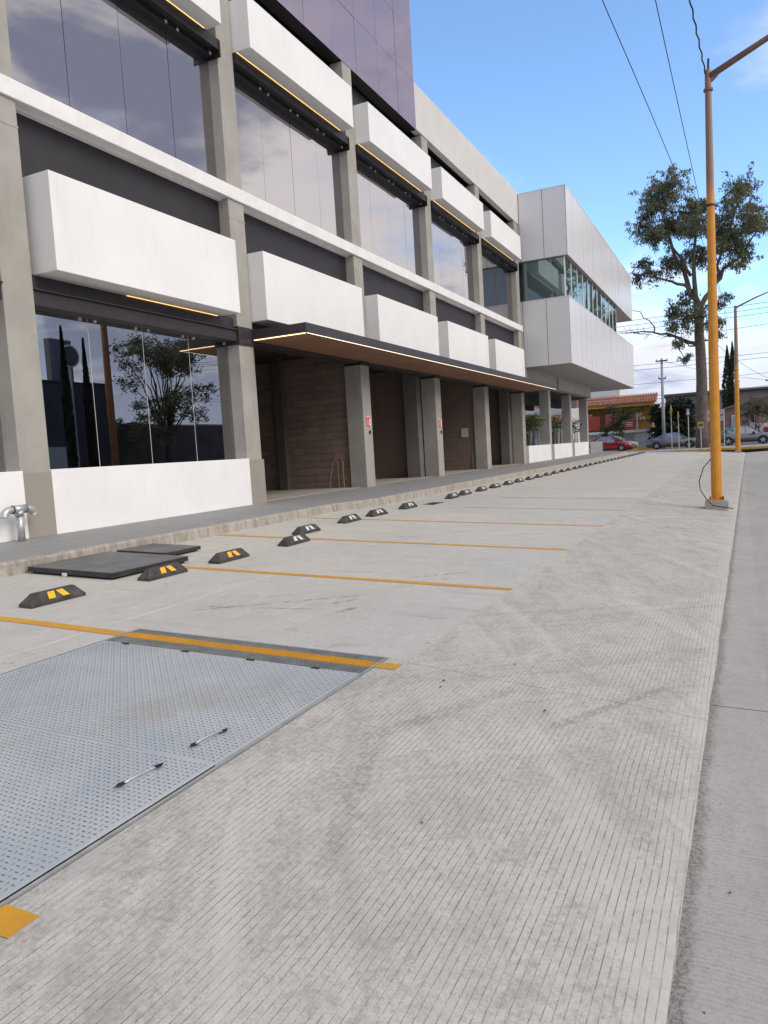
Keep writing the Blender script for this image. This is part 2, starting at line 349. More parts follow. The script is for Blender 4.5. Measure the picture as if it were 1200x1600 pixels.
def clear_glass(name, tint, refl, k):
    mt = bpy.data.materials.new(name); mt.use_nodes = True; MATS[name] = mt
    n = NT(mt.node_tree); t = mt.node_tree; t.nodes.clear()
    g = n.node('ShaderNodeBsdfGlossy'); g.inputs['Roughness'].default_value = 0.0; g.inputs['Color'].default_value = (*refl, 1)
    d = n.node('ShaderNodeBsdfTransparent'); d.inputs['Color'].default_value = (*tint, 1)
    lw = n.node('ShaderNodeFresnel'); lw.inputs['IOR'].default_value = 1.5
    f = n.m('ADD', k, lw.outputs[0], clamp=True)
    mx = n.node('ShaderNodeMixShader'); t.links.new(f, mx.inputs[0]); t.links.new(d.outputs[0], mx.inputs[1]); t.links.new(g.outputs[0], mx.inputs[2])
    o = n.node('ShaderNodeOutputMaterial'); t.links.new(mx.outputs[0], o.inputs[0])
    return mt
GLOW = clear_glass('shopfront_glass', (0.66, 0.72, 0.69), (0.97, 0.97, 1.0), 0.31)
GCAR = mirror_glass('car_glass', (0.75, 0.8, 0.85), (0.02, 0.022, 0.025), 0.28, 0.0)

# ------------------------------------------------------------------ mesh helpers
class MB:
    def __init__(s): s.v = []; s.f = []
    def add(s, vs, fs):
        o = len(s.v); s.v += [tuple(v) for v in vs]; s.f += [tuple(i+o for i in f) for f in fs]; return s
    def box(s, a, b):
        x0, y0, z0 = a; x1, y1, z1 = b
        return s.add([(x0,y0,z0),(x1,y0,z0),(x1,y1,z0),(x0,y1,z0),(x0,y0,z1),(x1,y0,z1),(x1,y1,z1),(x0,y1,z1)],
              [(0,3,2,1),(4,5,6,7),(0,1,5,4),(1,2,6,5),(2,3,7,6),(3,0,4,7)])
    def bar(s, p, q, w, h, upv=(0,0,1)):
        p = Vector(p); q = Vector(q); d = (q-p).normalized(); sx = d.cross(Vector(upv))
        if sx.length < 1e-4: sx = d.cross(Vector((1,0,0)))
        sx.normalize(); u = sx.cross(d)
        vs = [c + sx*(a*w/2) + u*(b*h/2) for c in (p, q) for a, b in ((-1,-1),(1,-1),(1,1),(-1,1))]
        return s.add(vs, [(3,2,1,0),(4,5,6,7),(0,1,5,4),(1,2,6,5),(2,3,7,6),(3,0,4,7)])
    def tube(s, pts, rad, n=8, cap=True):
        pts = [Vector(p) for p in pts]; m = len(pts)
        if not isinstance(rad, (list, tuple)): rad = [rad]*m
        ref = None; o = len(s.v)
        for i, p in enumerate(pts):
            d = (pts[min(i+1, m-1)] - pts[max(i-1, 0)]).normalized()
            if ref is None:
                ref = d.cross(Vector((0,0,1)));
                if ref.length < 0.05: ref = d.cross(Vector((0,1,0)))
            ref = (ref - d*ref.dot(d)).normalized(); u = d.cross(ref)
            for k in range(n):
                a = 2*math.pi*k/n
                s.v.append(tuple(p + (ref*math.cos(a) + u*math.sin(a))*rad[i]))
        for i in range(m-1):
            for k in range(n):
                a = o+i*n+k; b = o+i*n+(k+1) % n
                s.f.append((a, b, b+n, a+n))
        if cap:
            s.f.append(tuple(o+k for k in reversed(range(n)))); s.f.append(tuple(o+(m-1)*n+k for k in range(n)))
        return s
    def prism(s, poly, axis, a, b):
        """poly: 2-D points in the two other axes (cyclic order), extruded along axis from a to b"""
        n = len(poly); vs = []
        for t in (a, b):
            for p in poly:
                vs.append((t, p[0], p[1]) if axis == 'x' else (p[0], t, p[1]) if axis == 'y' else (p[0], p[1], t))
        return s.add(vs, [tuple(reversed(range(n))), tuple(range(n, 2*n))] + [(i, (i+1) % n, (i+1) % n+n, i+n) for i in range(n)])
    def shear(s, fn): s.v = [(x, y, z+fn(x, y)) for x, y, z in s.v]; return s
    def mesh(s, name, off=(0,0,0), bevel=0.0, smooth=False, seg=2):
        me = bpy.data.meshes.new(name)
        me.from_pydata([(x-off[0], y-off[1], z-off[2]) for x, y, z in s.v], [], s.f); me.update()
        bm = bmesh.new(); bm.from_mesh(me)
        bmesh.ops.recalc_face_normals(bm, faces=bm.faces)
        if bevel: bmesh.ops.bevel(bm, geom=bm.edges[:], offset=bevel, segments=seg, profile=0.6, affect='EDGES', clamp_overlap=True)
        bm.to_mesh(me); bm.free()
        if smooth: me.polygons.foreach_set('use_smooth', [True]*len(me.polygons))
        return me
WORG = {}
def wo_(o): return WORG.get(o.name, Vector((0,0,0))) if o else Vector((0,0,0))
def link(name, data, loc, parent=None, material=None):
    o = bpy.data.objects.new(name, data); COL.objects.link(o)
    loc = Vector(loc); WORG[o.name] = loc
    if parent: o.parent = parent; o.location = loc - wo_(parent)
    else: o.location = loc
    if material is not None and data is not None and not data.materials: data.materials.append(material)
    return o
def make(name, mb, material, parent=None, origin=None, bevel=0.0, smooth=False, raw=False, seg=2):
    if origin is None:
        xs = [v[0] for v in mb.v]; ys = [v[1] for v in mb.v]; zs = [v[2] for v in mb.v]
        origin = ((min(xs)+max(xs))/2, (min(ys)+max(ys))/2, min(zs))
    if raw:
        me = bpy.data.meshes.new(name); me.from_pydata([(v[0]-origin[0], v[1]-origin[1], v[2]-origin[2]) for v in mb.v], [], mb.f); me.update()
        if smooth: me.polygons.foreach_set('use_smooth', [True]*len(me.polygons))
    else: me = mb.mesh(name, origin, bevel, smooth, seg)
    return link(name, me, origin, parent, material)
def empty(name, loc): 
    o = link(name, None, loc); o.empty_display_size = 0.3; return o
def tag(o, label=None, cat=None, group=None, kind=None):
    if label: o['label'] = label
    if cat: o['category'] = cat
    if group: o['group'] = group
    if kind: o['kind'] = kind
    return o
def B(a, b): return MB().box(a, b)
ORD = ['first','second','third','fourth','fifth','sixth','seventh','eighth','ninth','tenth','eleventh','twelfth','thirteenth','fourteenth','fifteenth','sixteenth','seventeenth','eighteenth','nineteenth','twentieth','twenty-first','twenty-second','twenty-third','twenty-fourth','twenty-fifth','twenty-sixth','twenty-seventh','twenty-eighth','twenty-ninth','thirtieth','thirty-first','thirty-second','thirty-third','thirty-fourth','thirty-fifth','thirty-sixth','thirty-seventh','thirty-eighth','thirty-ninth','fortieth','forty-first','forty-second','forty-third','forty-fourth']

# ------------------------------------------------------------------ ground
def zlot(y): return 0.19 + 0.04*(y-1.96)
def yedge(x): return 0.225 - 0.0093*x
def zapron(x, y):
    e = yedge(x); return 0.19*(y-e)/(1.96-e)
XEND = 60.6
g = MB(); g.add([(-1500,-1500,-.35),(3000,-1500,-.35),(3000,1500,-.35),(-1500,1500,-.35)], [(0,1,2,3)])
tag(make('terrain', g, TERR), kind='structure')
# parking lot: a dark base sheet with cast slabs on it
x0b = -3.79
g = MB(); g.add([(x0b,1.96,zlot(1.96)-.03),(XEND,1.96,zlot(1.96)-.03),(XEND,7.6,zlot(7.6)-.03),(x0b,7.6,zlot(7.6)-.03)], [(0,1,2,3)])
# leave the base open under the floor plate by cutting it in strips
g = MB()
PX0, PX1, PX2, PY0, PY1 = 1.10, 3.93, 4.29, 2.14, 4.27
for xa, xb, ya, yb in ((x0b, PX0, 1.96, 7.6), (PX0, PX2, 1.96, PY0), (PX0, PX2, PY1, 7.6), (PX2, XEND, 1.96, 7.6)):
    g.add([(xa,ya,zlot(ya)-.02),(xb,ya,zlot(ya)-.02),(xb,yb,zlot(yb)-.02),(xa,yb,zlot(yb)-.02)], [(0,1,2,3)])
JOINT = mat('joint_dirt', (0.06, 0.056, 0.052), 0.95, var=0.3, vscale=9)
lot = tag(make('parking_lot', g, JOINT, origin=(10, 4, .2)), kind='structure')
def slab(xa, xb, ya, yb, m, gap=0.006, zoff=0.0):
    s = MB(); xa += gap; xb -= gap; ya += gap; yb -= gap
    n = max(1, int((xb-xa)/0.7)); k = max(1, int((yb-ya)/0.7))
    s.box((xa, ya, -.06), (xb, yb, 0.0)); s.shear(lambda x, y: zlot(y)+zoff)
    return make('slab', s, m, lot, bevel=0.004, seg=1)
LX = [1.41 + 2.62*i if i else 1.41 for i in range(23)]
LX = [-3.80, -1.2, 1.41, 4.14] + [6.73+2.606*i for i in range(21)]
LX = [x for x in LX if x < XEND-1] + [XEND]
for i in range(len(LX)-1):
    xa, xb = LX[i], LX[i+1]
    if xa < 1.0 and xb > 1.2:
        slab(xa, PX0-.02, 1.96, 4.62, ROUGH); slab(PX0-.02, xb, PY1+.03, 4.62, ROUGH); slab(PX0-.02, xb, 1.955, PY0-.02, APRON, .001); slab(xa, xb, 4.62, 7.62, SMOOTH, .003)
    elif abs(xa-1.41) < .01:
        slab(xa, xb, 1.955, PY0-.02, APRON, .001); slab(xa, xb, PY1+.03, 4.62, ROUGH, .003); slab(xa, xb, 4.62, 7.62, SMOOTH, .003)
    elif abs(xa-4.14) < .01:
        slab(xa, PX2+.02, 1.955, PY0-.02, APRON, .001); slab(xa, PX2+.02, PY1+.03, 4.62, ROUGH, .002)
        slab(PX2+.02, xb, 1.96, 4.62, ROUGH, .003); slab(xa, xb, 4.62, 7.62, SMOOTH, .003)
    else: slab(xa, xb, 1.96, 7.62, SMOOTH, .016 if xa > 11 else .006)
# painted bay lines
def pline(xa, xb, ya, yb, m):
    s = MB(); n = 24
    for k in range(n):
        a = ya+(yb-ya)*k/n; b = ya+(yb-ya)*(k+1)/n
        j = lambda y, e: e + 0.004*math.sin(y*3.1+e*7)
        s.add([(j(a,xa),a,zlot(a)+.003),(j(a,xb),a,zlot(a)+.003),(j(b,xb),b,zlot(b)+.003),(j(b,xa),b,zlot(b)+.003)], [(0,1,2,3)])
    return make('painted_line', s, m, lot, raw=True)
pline(4.085, 4.20, PY1+.02, 7.3, LINE); pline(4.085, 4.20, 1.93, PY0-.02, LINE)
pline(1.35, 1.465, 1.93, PY0-.02, LINE)
pline(6.675, 6.785, 1.97, 7.3, LINE); pline(9.28, 9.39, 2.0, 7.55, LINE); pline(11.89, 11.98, 1.97, 7.4, LINE)
for x in (14.55, 17.15): pline(x-.045, x+.03, 2.0, 5.2, FADED)
pline(-1.255, -1.145, 1.93, 7.3, LINE)

# apron between the bays and the road
apron = None
ab = MB()
ab.add([(-6, yedge(-6), -.05), (XEND+3, yedge(XEND+3), -.05), (XEND+3, 1.97, .15), (-6, 1.97, .15)], [(0,1,2,3)])
apron = tag(make('apron', ab, JOINT, origin=(10, 1, 0)), kind='structure')
AX = [-6, -1.1, 4.22, 9.42, 14.63, 19.84, 25.05, 30.3, 35.5, 40.7, 45.9, 51.1, 56.3, XEND+3]
rj = random.Random(3)
for i in range(len(AX)-1):
    s = MB(); xa, xb = AX[i]+.0015, AX[i+1]-.0015; nx = max(2, int((xb-xa)/.12)) if xa < 12 else 10; ny = 10
    for a in range(nx+1):
        x = xa+(xb-xa)*a/nx
        e = yedge(x) + (mnoise.noise(Vector((x*1.2, 0, 1)))*.008 + mnoise.noise(Vector((x*14, 0, 5)))*.004)
        for b in range(ny+1):
            y = e + (1.953-e)*b/ny
            s.v.append((x, y, zapron(x, y) + (0.008 if b == 0 else 0.014) + mnoise.noise(Vector((x*.8, y*.8, 0)))*.006*(1 if 0 < b < ny else 0)))
    for a in range(nx):
        for b in range(ny):
            i0 = a*(ny+1)+b; s.f.append((i0, i0+ny+1, i0+ny+2, i0+1))
    for a in range(nx):              # small broken drop to the road
        i0 = a*(ny+1); v0 = s.v[i0]; v1 = s.v[i0+ny+1]; k = len(s.v)
        s.v += [(v0[0], v0[1]-.004, v0[2]-.08), (v1[0], v1[1]-.004, v1[2]-.08)]; s.f.append((k, k+1, i0+ny+1, i0))
    make('slab', s, APRON, apron, smooth=False)
# road
rb = MB(); xs = [-40, -6, 0, 6, 12, 20, 30, 45, 60.5, 64]
ys = [0.0, -.12, -1.5, -4, -6.4]
for x in xs:
    for k, y in enumerate(ys): rb.v.append((x, (yedge(x)+.02 if k == 0 else y), (0.0, -.012, .03, .06, .0)[k]-.025))
for a in range(len(xs)-1):
    for b in range(len(ys)-1):
        i0 = a*len(ys)+b; rb.f.append((i0, i0+1, i0+len(ys)+1, i0+len(ys)))
road = tag(make('road', rb, JOINT, origin=(10, -3, -.02)), kind='structure')

RX = [-40, -6, -0.9, 4.5, 9.9, 15.3, 20.7, 26.1, 31.5, 36.9, 42.3, 47.7, 53.1, 58.5, 64]
for i in range(len(RX)-1):
    xa, xb = RX[i]+.004, RX[i+1]-.004; s = MB(); n = 8
    for a in range(n+1):
        x = xa+(xb-xa)*a/n
        for k, y in enumerate(ys): s.v.append((x, (yedge(x)+.01 if k == 0 else y), (0.0, -.012, .03, .06, .0)[k]))
    for a in range(n):
        for b in range(len(ys)-1):
            i0 = a*len(ys)+b; s.f.append((i0, i0+1, i0+len(ys)+1, i0+len(ys)))
    make('slab', s, ROAD, road, raw=True)
# loose grit in the gutter and on the apron
gm = MB()
for k in range(150):
    x = 1.2 + 14*random.random()**1.7; y = yedge(x) - random.random()**2*.10 + .005; z = -.004
    if k < 11: x = random.uniform(1.6, 6); y = random.uniform(-.5, 1.9); z = zapron(x, y)+.02 if y > yedge(x)+.03 else 0.0
    r = random.uniform(.002, .006) if k >= 11 else random.uniform(.004, .012)
    c = Vector((x, y, z)); vs = []
    for j in range(6):
        d = Vector(((1,0,0),(-1,0,0),(0,1,0),(0,-1,0),(0,0,.8),(0,0,-.3))[j])*r*random.uniform(.6, 1.3); vs.append(c+d)
    gm.add(vs, [(0,2,4),(2,1,4),(1,3,4),(3,0,4),(2,0,5),(1,2,5),(3,1,5),(0,3,5)])
tag(make('loose_grit', gm, mat('grit_stone', (0.09, 0.08, 0.07), 0.9, var=.4, vscale=20)), 'dark loose grit scattered along the road edge', 'grit', kind='stuff')

# kerb and sidewalk in front of the building
KP = [(-6, 7.50), (13.35, 7.47), (14.25, 7.14), (30, 7.10), (52, 7.2), (58, 7.6), (61, 9.2), (62, 11.5)]
def yk(x):
    for (a, ya), (b, yb) in zip(KP, KP[1:]):
        if a <= x <= b: return ya+(yb-ya)*(x-a)/(b-a)
    return KP[-1][1]
kx = sorted(set([-6+.35*i for i in range(57)] + [13.35, 14.25] + [14.6+1.2*i for i in range(37)] + [58, 61]))
kx = [x for x in kx if x <= 61]
kb = MB(); sw = MB()
for x in kx:
    y = yk(x); j = mnoise.noise(Vector((x*2, 0, 0)))*.012
    zt = .566 + j*.4
    kb.v += [(x, y-.015+j, .33), (x, y+j, zt-.02), (x, y+.02+j, zt), (x, y+.16, zt+.001)]
    sw.v += [(x, y+.16, zt-.003), (x, 9.75, .612)]
for i in range(len(kx)-1):
    for b in range(3): i0 = i*4+b; kb.f.append((i0, i0+4, i0+5, i0+1))
    sw.f.append((i*2, i*2+2, i*2+3, i*2+1))
tag(make('kerb', kb, KERB), kind='structure')
tag(make('sidewalk', sw, WALK), kind='structure')

# ------------------------------------------------------------------ floor plate with grating
pt = empty('floor_hatch', (2.5, 3.2, zlot(3.2)))
tag(pt, 'galvanised tread plate hatch with two lifting handles and a grating strip across the yellow line', 'floor hatch')
make('pit', MB().add([(PX0-.02,PY0-.02,-.25),(PX2+.02,PY0-.02,-.25),(PX2+.02,PY1+.03,-.25),(PX0-.02,PY1+.03,-.25),(PX0-.02,PY0-.02,.14),(PX2+.02,PY0-.02,.14),(PX2+.02,PY1+.03,.22),(PX0-.02,PY1+.03,.22)],[(0,1,2,3),(0,1,5,4),(1,2,6,5),(2,3,7,6),(3,0,4,7)]), PIT, pt)
fr = MB()
for a, b in (((PX0-.015,PY0-.015,-.03),(PX2+.015,PY0,.004)), ((PX0-.015,PY1+.01,-.03),(PX2+.015,PY1+.025,.004)), ((PX2,PY0,-.03),(PX2+.015,PY1+.01,.004)), ((PX0-.015,PY0,-.03),(PX0,PY1+.01,.004)), ((PX1-.004,PY0,-.03),(PX1+.008,PY1,.002))): fr.box(a, b)
fr.shear(lambda x, y: zlot(y)); make('frame', fr, STEEL, pt)
HAND = [((2.205, 2.375), (2.40, 2.355)), ((2.665, 2.37), (2.85, 2.345))]
def plate(xa, xb, lift):
    s = MB(); yc = [PY0+.006, PY0+.5, PY1-.004]; xa -= .0025; xb += .0025
    for ya, yb in zip(yc, yc[1:]): s.add([(xa+.004,ya,.005),(xb-.004,ya,.005),(xb-.004,yb,.005),(xa+.004,yb,.005)], [(0,1,2,3)])
    s.add([(xa+.004,yc[0],-.004),(xb-.004,yc[0],-.004),(xb-.004,yc[0],.005),(xa+.004,yc[0],.005)], [(0,1,2,3)])
    s.shear(lambda x, y: zlot(y)+lift*max(0, 1-(y-PY0)/.5))
    p_ = make('tread_plate', s, PLATE, pt, raw=True)
    t = MB(); pitch = .0285; i = 0; x = xa+.03
    while x < xb-.02:
        y = PY0+.03; j = 0
        while y < PY1-.02:
            ok = all(abs(y-h[0][1]) > .022 or not (h[0][0]-.03 < x < h[1][0]+.03) for h in HAND)
            if ok:
                l, wd = .0128, .0052
                dx_, dy_ = (1, 0) if (i+j) % 2 else (0, 1)
                cx, cy = x, y; z0 = .0045; z1 = .0078
                ex, ey = -dy_, dx_
                vs = [(cx-dx_*l, cy-dy_*l, z0), (cx+ex*wd, cy+ey*wd, z0), (cx+dx_*l, cy+dy_*l, z0), (cx-ex*wd, cy-ey*wd, z0), (cx-dx_*l*.5, cy-dy_*l*.5, z1), (cx+dx_*l*.5, cy+dy_*l*.5, z1)]
                if dx_: vs = vs
                t.add(vs, [(0,3,4),(0,4,1),(1,4,5),(1,5,2),(2,5,3),(3,5,4)])
            y += pitch; j += 1
        x += pitch; i += 1
    t.shear(lambda x, y: zlot(y)+lift*max(0, 1-(y-PY0)/.5))
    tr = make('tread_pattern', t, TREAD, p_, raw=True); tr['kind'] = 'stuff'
    return p_
pa = plate(2.53, PX1-.004, .004); pb = plate(PX0, 2.53, .010)
for k, (h0, h1) in enumerate(HAND):
    par = (pb, pa)[k]; zz = zlot(h0[1]) + .006 + .008
    s = MB()
    for hx, hy in (h0, h1):
        sg = 1 if (hx, hy) == h1 else -1
        s.add([(hx-.042, hy, 0), (hx, hy-.019, 0), (hx+.042, hy, 0), (hx, hy+.019, 0)], [(0,1,2,3)])
    s.shear(lambda x, y: zlot(y)+.0125+(.008 if k == 0 else .002)); make('hand_hole', s, PIT, par)
    a = Vector((h0[0], h0[1], zz-.012)); b = Vector((h1[0], h1[1], zz-.012)); up_ = Vector((0,0,.020))
    pts = [a, a.lerp(b,.10)+up_*.8, a.lerp(b,.22)+up_, a.lerp(b,.78)+up_, a.lerp(b,.90)+up_*.8, b]
    make('lifting_handle', MB().tube(pts, .0065, 8), STEEL, par, smooth=True)
# grating: bearing bars across the gap, yellow where the line runs over it
g1 = MB(); g2 = MB(); y = PY0+.012
while y < PY1:
    for xa, xb, m_ in ((PX1+.010, 4.085, g1), (4.085, 4.20, g2), (4.20, PX2-.002, g1)): m_.box((xa, y-.0024, -.010), (xb, y+.0024, .003))
    y += .0215
x = PX1+.035
while x < PX2:
    (g2 if 4.085 < x < 4.2 else g1).box((x-.0028, PY0+.004, -.012), (x+.0028, PY1, .001)); x += .0335
make('grating', g1.shear(lambda x, y: zlot(y)), GRATE, pt, raw=True)
make('painted_grating', g2.shear(lambda x, y: zlot(y)), LINE, pt, raw=True)['label'] = 'yellow painted band of the grating'
for y in (2.45, 2.95, 3.5, 4.05):
    make('hinge', B((PX1-.022, y-.03, zlot(y)+.006), (PX1-.006, y+.03, zlot(y)+.012)), BLACK, pt)

# ------------------------------------------------------------------ wheel stops
def stop_mesh():
    s = MB(); L, Wd, H = .31, .085, .118
    def ring(x, wd, z0, z1, top): return [(x, -wd, z0), (x, wd, z0), (x, wd, z1), (x, top, H if x else H), (x, -top, H), (x, -wd, z1)]
    pr = lambda x, wd, zs, h, tw: [(x, -wd, 0), (x, wd, 0), (x, wd, zs), (x, tw, h), (x, -tw, h), (x, -wd, zs)]
    secs = [pr(-L, Wd, .03, .035, .06), pr(-L*.74, Wd, .04, H, .026), pr(L*.74, Wd, .04, H, .026), pr(L, Wd, .03, .035, .06)]
    for sc in secs: s.v += sc
    n = 6
    for i in range(3):
        for k in range(n): a = i*n+k; b = i*n+(k+1) % n; s.f.append((a, b, b+n, a+n))
    s.f.append(tuple(reversed(range(n)))); s.f.append(tuple(18+k for k in range(n)))
    return s.mesh('wheel_stop_body', bevel=.006)
def patch_mesh():
    """raised reflector lying on the sloped front face"""
    s = MB(); y0, z0, y1, z1 = -.0845, .043, -.028, .1155
    dn = Vector((0, -(z1-z0), (y1-y0))).normalized()*.003
    if dn.z < 0: dn = -dn
    dn = Vector((0, -abs(dn.y), abs(dn.z)))
    for off, sh in ((-.075, -.02), (.085, .045)):
        q_ = [Vector((off-.038, y0, z0)), Vector((off+.038, y0, z0)), Vector((off+.038-sh, y1, z1)), Vector((off-.038-sh, y1, z1))]
        q_ = [Vector((v.x, v.y+.1*(y1-y0)*(1 if v.z < .07 else -1), v.z+.1*(z1-z0)*(1 if v.z < .07 else -1))) for v in q_]
        s.add([v for v in q_]+[v+dn for v in q_], [(3,2,1,0),(4,5,6,7),(0,1,5,4),(1,2,6,5),(2,3,7,6),(3,0,4,7)])
    return s
SM = stop_mesh(); SM.materials.append(RUBBER)
ps = patch_mesh()
def half(s, k): m = MB(); m.v = s.v[k*8:(k+1)*8]; m.f = s.f[:6]; return m
PYA = half(ps, 0).mesh('reflector'); PYB = half(ps, 1).mesh('reflector'); PYA.materials.append(REFY); PYB.materials.append(REFY)
PWA = half(ps, 0).mesh('reflector'); PWB = half(ps, 1).mesh('reflector'); PWA.materials.append(REFW); PWB.materials.append(REFW)
stops = [(4.81, 5.84), (6.19, 5.75), (7.34, 5.73), (8.83, 5.73), (9.96, 6.22), (11.55, 6.30), (12.66, 6.30), (14.15, 6.30), (16.75, 6.28)]
x = 17.15
while x < 58: stops += [(x+.66, 6.33+.004*(x-17)), (x+2.0, 6.33+.004*(x-17))]; x += 2.606
rs = random.Random(5)
for i, (sx, sy) in enumerate(stops):
    o = link('wheel_stop', SM, (sx, sy, zlot(sy)))
    o.rotation_euler = (math.atan(.04), 0, rs.uniform(-.03, .03))
    tag(o, 'black rubber wheel stop, %s in the row counted from the near end' % ORD[i], 'wheel stop', 'wheel stops at the head of the parking bays')
    for me in ((PYA, PYB) if i < 3 else (PWA, PWB)):
        c = bpy.data.objects.new('reflector', me); COL.objects.link(c); c.parent = o

# black covers lying by the kerb, and the drain slot
def cover(xa, xb, ya, yb, h, label, dz=.0, skew=0.0):
    r = empty('metal_cover', ((xa+xb)/2, (ya+yb)/2, zlot((ya+yb)/2)))
    s = B((xa, ya, .022+dz), (xb, yb, h+dz)); s.shear(lambda x, y: zlot(y)); s.v = [(x+(y-ya)*skew, y, z) for x, y, z in s.v]
    make('lid_body', s, LIDM, r, bevel=.006)
    s = B((xa+.008, ya+.008, h+dz-.002), (xb-.008, yb-.008, h+dz+.003)); s.shear(lambda x, y: zlot(y)); s.v = [(x+(y-ya)*skew, y, z) for x, y, z in s.v]
    make('lid_top', s, LIDT, r)
    s = B((xa+.04, ya+.04, -.01), (xb-.04, yb-.04, .024+dz)); s.shear(lambda x, y: zlot(y)); s.v = [(x+(y-ya)*skew, y, z) for x, y, z in s.v]
    make('lid_frame', s, PIT, r)
    return tag(r, label, 'cover', 'black covers by the kerb')
cv = cover(5.80, 7.02, 6.10, 7.42, .078, 'larger square black metal cover lying by the kerb behind the wheel stops')
make('padlock', B((5.775, 6.78, zlot(6.8)+.005), (5.797, 6.84, zlot(6.8)+.045)), CLIP, cv, bevel=.004)
cover(7.18, 7.86, 6.60, 7.44, .068, 'smaller black metal cover against the kerb, behind the larger one')
dr = empty('drain_slot', (15.25, 6.15, zlot(6.15)))
tag(dr, 'thin dark open drain slot in the bay beside the eighth wheel stop', 'drain')
make('slot', B((14.95, 6.02, zlot(6.1)-.002), (15.55, 6.28, zlot(6.1)+.008)), PIT, dr)
make('slot_frame', MB().box((14.92, 5.99, zlot(6.0)-.01), (15.58, 6.02, zlot(6.0)+.012)).box((14.92, 6.28, zlot(6.28)-.01), (15.58, 6.31, zlot(6.28)+.012)), STEEL, dr)

# ------------------------------------------------------------------ main building
D = 9.5; ZB = .612
CR = [2.43, 8.0, 13.57, 19.14, 24.72, 30.30, 36.10]        # right edges of the columns
CW = .53
bld = empty('office_building', (19, 10, ZB))
tag(bld, 'grey and white three storey office building with boxed window bays and brown canopy', 'building')
GY = 9.745; GL = 9.80
def P_(name, a, b, m, parent=bld, bevel=0.0, label=None):
    o = make(name, B(a, b), m, parent, bevel=bevel)
    if label: o['label'] = label
    return o
for i, xr in enumerate(CR):
    c = make('column', B((xr-CW, D, ZB-.02), (xr, 10.02, 12.16)), COLM, bld, bevel=.012)
    if i < 3: make('plinth', B((xr-CW-.03, D-.035, ZB-.01), (xr+.03, 9.7, 1.57)), PEDM, c, bevel=.008)
    make('joint_collar', B((xr-CW-.004, D-.006, 6.63), (xr+.004, 9.9, 6.66)), COLM, c)
PANE = {}
def pane_obj(name, w_, h_, loc, m, parent, tilt=.0012, t=.012, axis='y'):
    key = (name, round(w_, 3), round(h_, 3), axis, m.name)
    if key not in PANE:
        s = B((-w_/2, 0, 0), (w_/2, t, h_)) if axis == 'y' else B((0, -w_/2, 0), (t, w_/2, h_))
        me = s.mesh(name); me.materials.append(m); PANE[key] = me
    o = link(name, PANE[key], loc, parent)
    o.rotation_euler = (random.uniform(-tilt, tilt), random.uniform(-tilt, tilt)*.2, random.uniform(-tilt, tilt))
    return o
CLM = B((-.025, -.02, -.025), (.025, .0, .025)).mesh('clip'); CLM.materials.append(CLIP)
# structural mass that closes the building behind its glass
P_('building_core', (1.6, 10.03, 4.62), (36.0, 22, 12.1), INNER)
P_('roof_slab', (1.6, 9.86, 12.1), (36.4, 22, 12.16), INNER)
for b in range(6):
    xl, xr = CR[b], CR[b+1]-CW
    # lower box, dark recess, beam
    bx0 = xl+(.12 if b == 1 else .02)
    P_('facade_box', (bx0, 9.10, 4.55), (xl+4.63, 9.80, 6.00), WHITE, bevel=.009)
    P_('dark_panel', (xl-.005, 9.76, 4.56), (xr+.005, 9.85, 7.02), DARK)
    # upper window
    wl = make('window_header', MB().box((xl+.004, 9.42, 9.93), (xr-.004, 9.78, 10.145)).box((xl+.004, 9.60, 9.84), (xr-.004, 9.78, 9.93)), BLACK, bld, bevel=.006)
    make('header_bracket', B((xr-.05, 9.405, 9.80), (xr-.006, 9.72, 10.12)), BLACK, wl, bevel=.006)
    pw = (xr-xl)/4
    for k in range(4):
        pane_obj('pane', pw-.010, 9.95-7.30, (xl+pw*(k+.5), GY, 7.30), GUP, wl, .0016)
        if k:
            for s_ in (-.16, .16): link('clip', CLM, (xl+pw*k+s_, 9.598, 9.885), wl)
    link('clip', CLM, (xr-.12, 9.598, 9.885), wl)
    P_('window_backing', (xl-.004, 9.87, 7.2), (xr+.004, 9.92, 10.2), DARK)
    # upper box with its light strip
    ub = P_('facade_box', (xl+.02, 9.05, 10.15), (xl+4.63, 9.84, 11.20), WHITE, bevel=.009)
    make('light_strip', B((xl+.03, 9.408, 10.142), (xl+4.55, 9.420, 10.150)), LEDW, ub)
    P_('dark_recess', (xl-.004, 9.86, 10.1), (xr+.004, 9.92, 12.16), BLACK)
    # ground floor header
    hd = make('shopfront_header', MB().box((xl-.002, 9.52, 4.08), (xr+.002, 9.92, 4.32)).box((xl-.002, 9.60, 4.32), (xr+.002, 9.80, 4.56)).box((xl-.002, 9.47, 4.30), (xr+.002, 9.60, 4.325)), PURP, bld, bevel=.005)
    if b < 2:
        P_('sill_wall', (xl-.02, 9.46, ZB-.01), (xr+.01, 9.95, 1.60), WHITE, bevel=.009)
        for k in range(4):
            pane_obj('pane', pw-.006, 4.10-1.60, (xl+pw*(k+.5), GL, 1.60), GLOW, hd, .0010)
            make('seal', B((xl+pw*(k+1)-.003, GL-.004, 1.60), (xl+pw*(k+1)+.003, GL, 4.1)), CLIP, hd) if k < 3 else None
            if k:
                for s_ in (-.16, .16): link('clip', CLM, (xl+pw*k+s_, GL-.004, 4.05), hd)
        link('clip', CLM, (xr-.12, GL-.004, 4.05), hd)
        make('light_strip', B((xl+(2.0 if b == 1 else .3), 9.578, 4.540), (xl+4.50, 9.590, 4.549)), LEDW, hd)
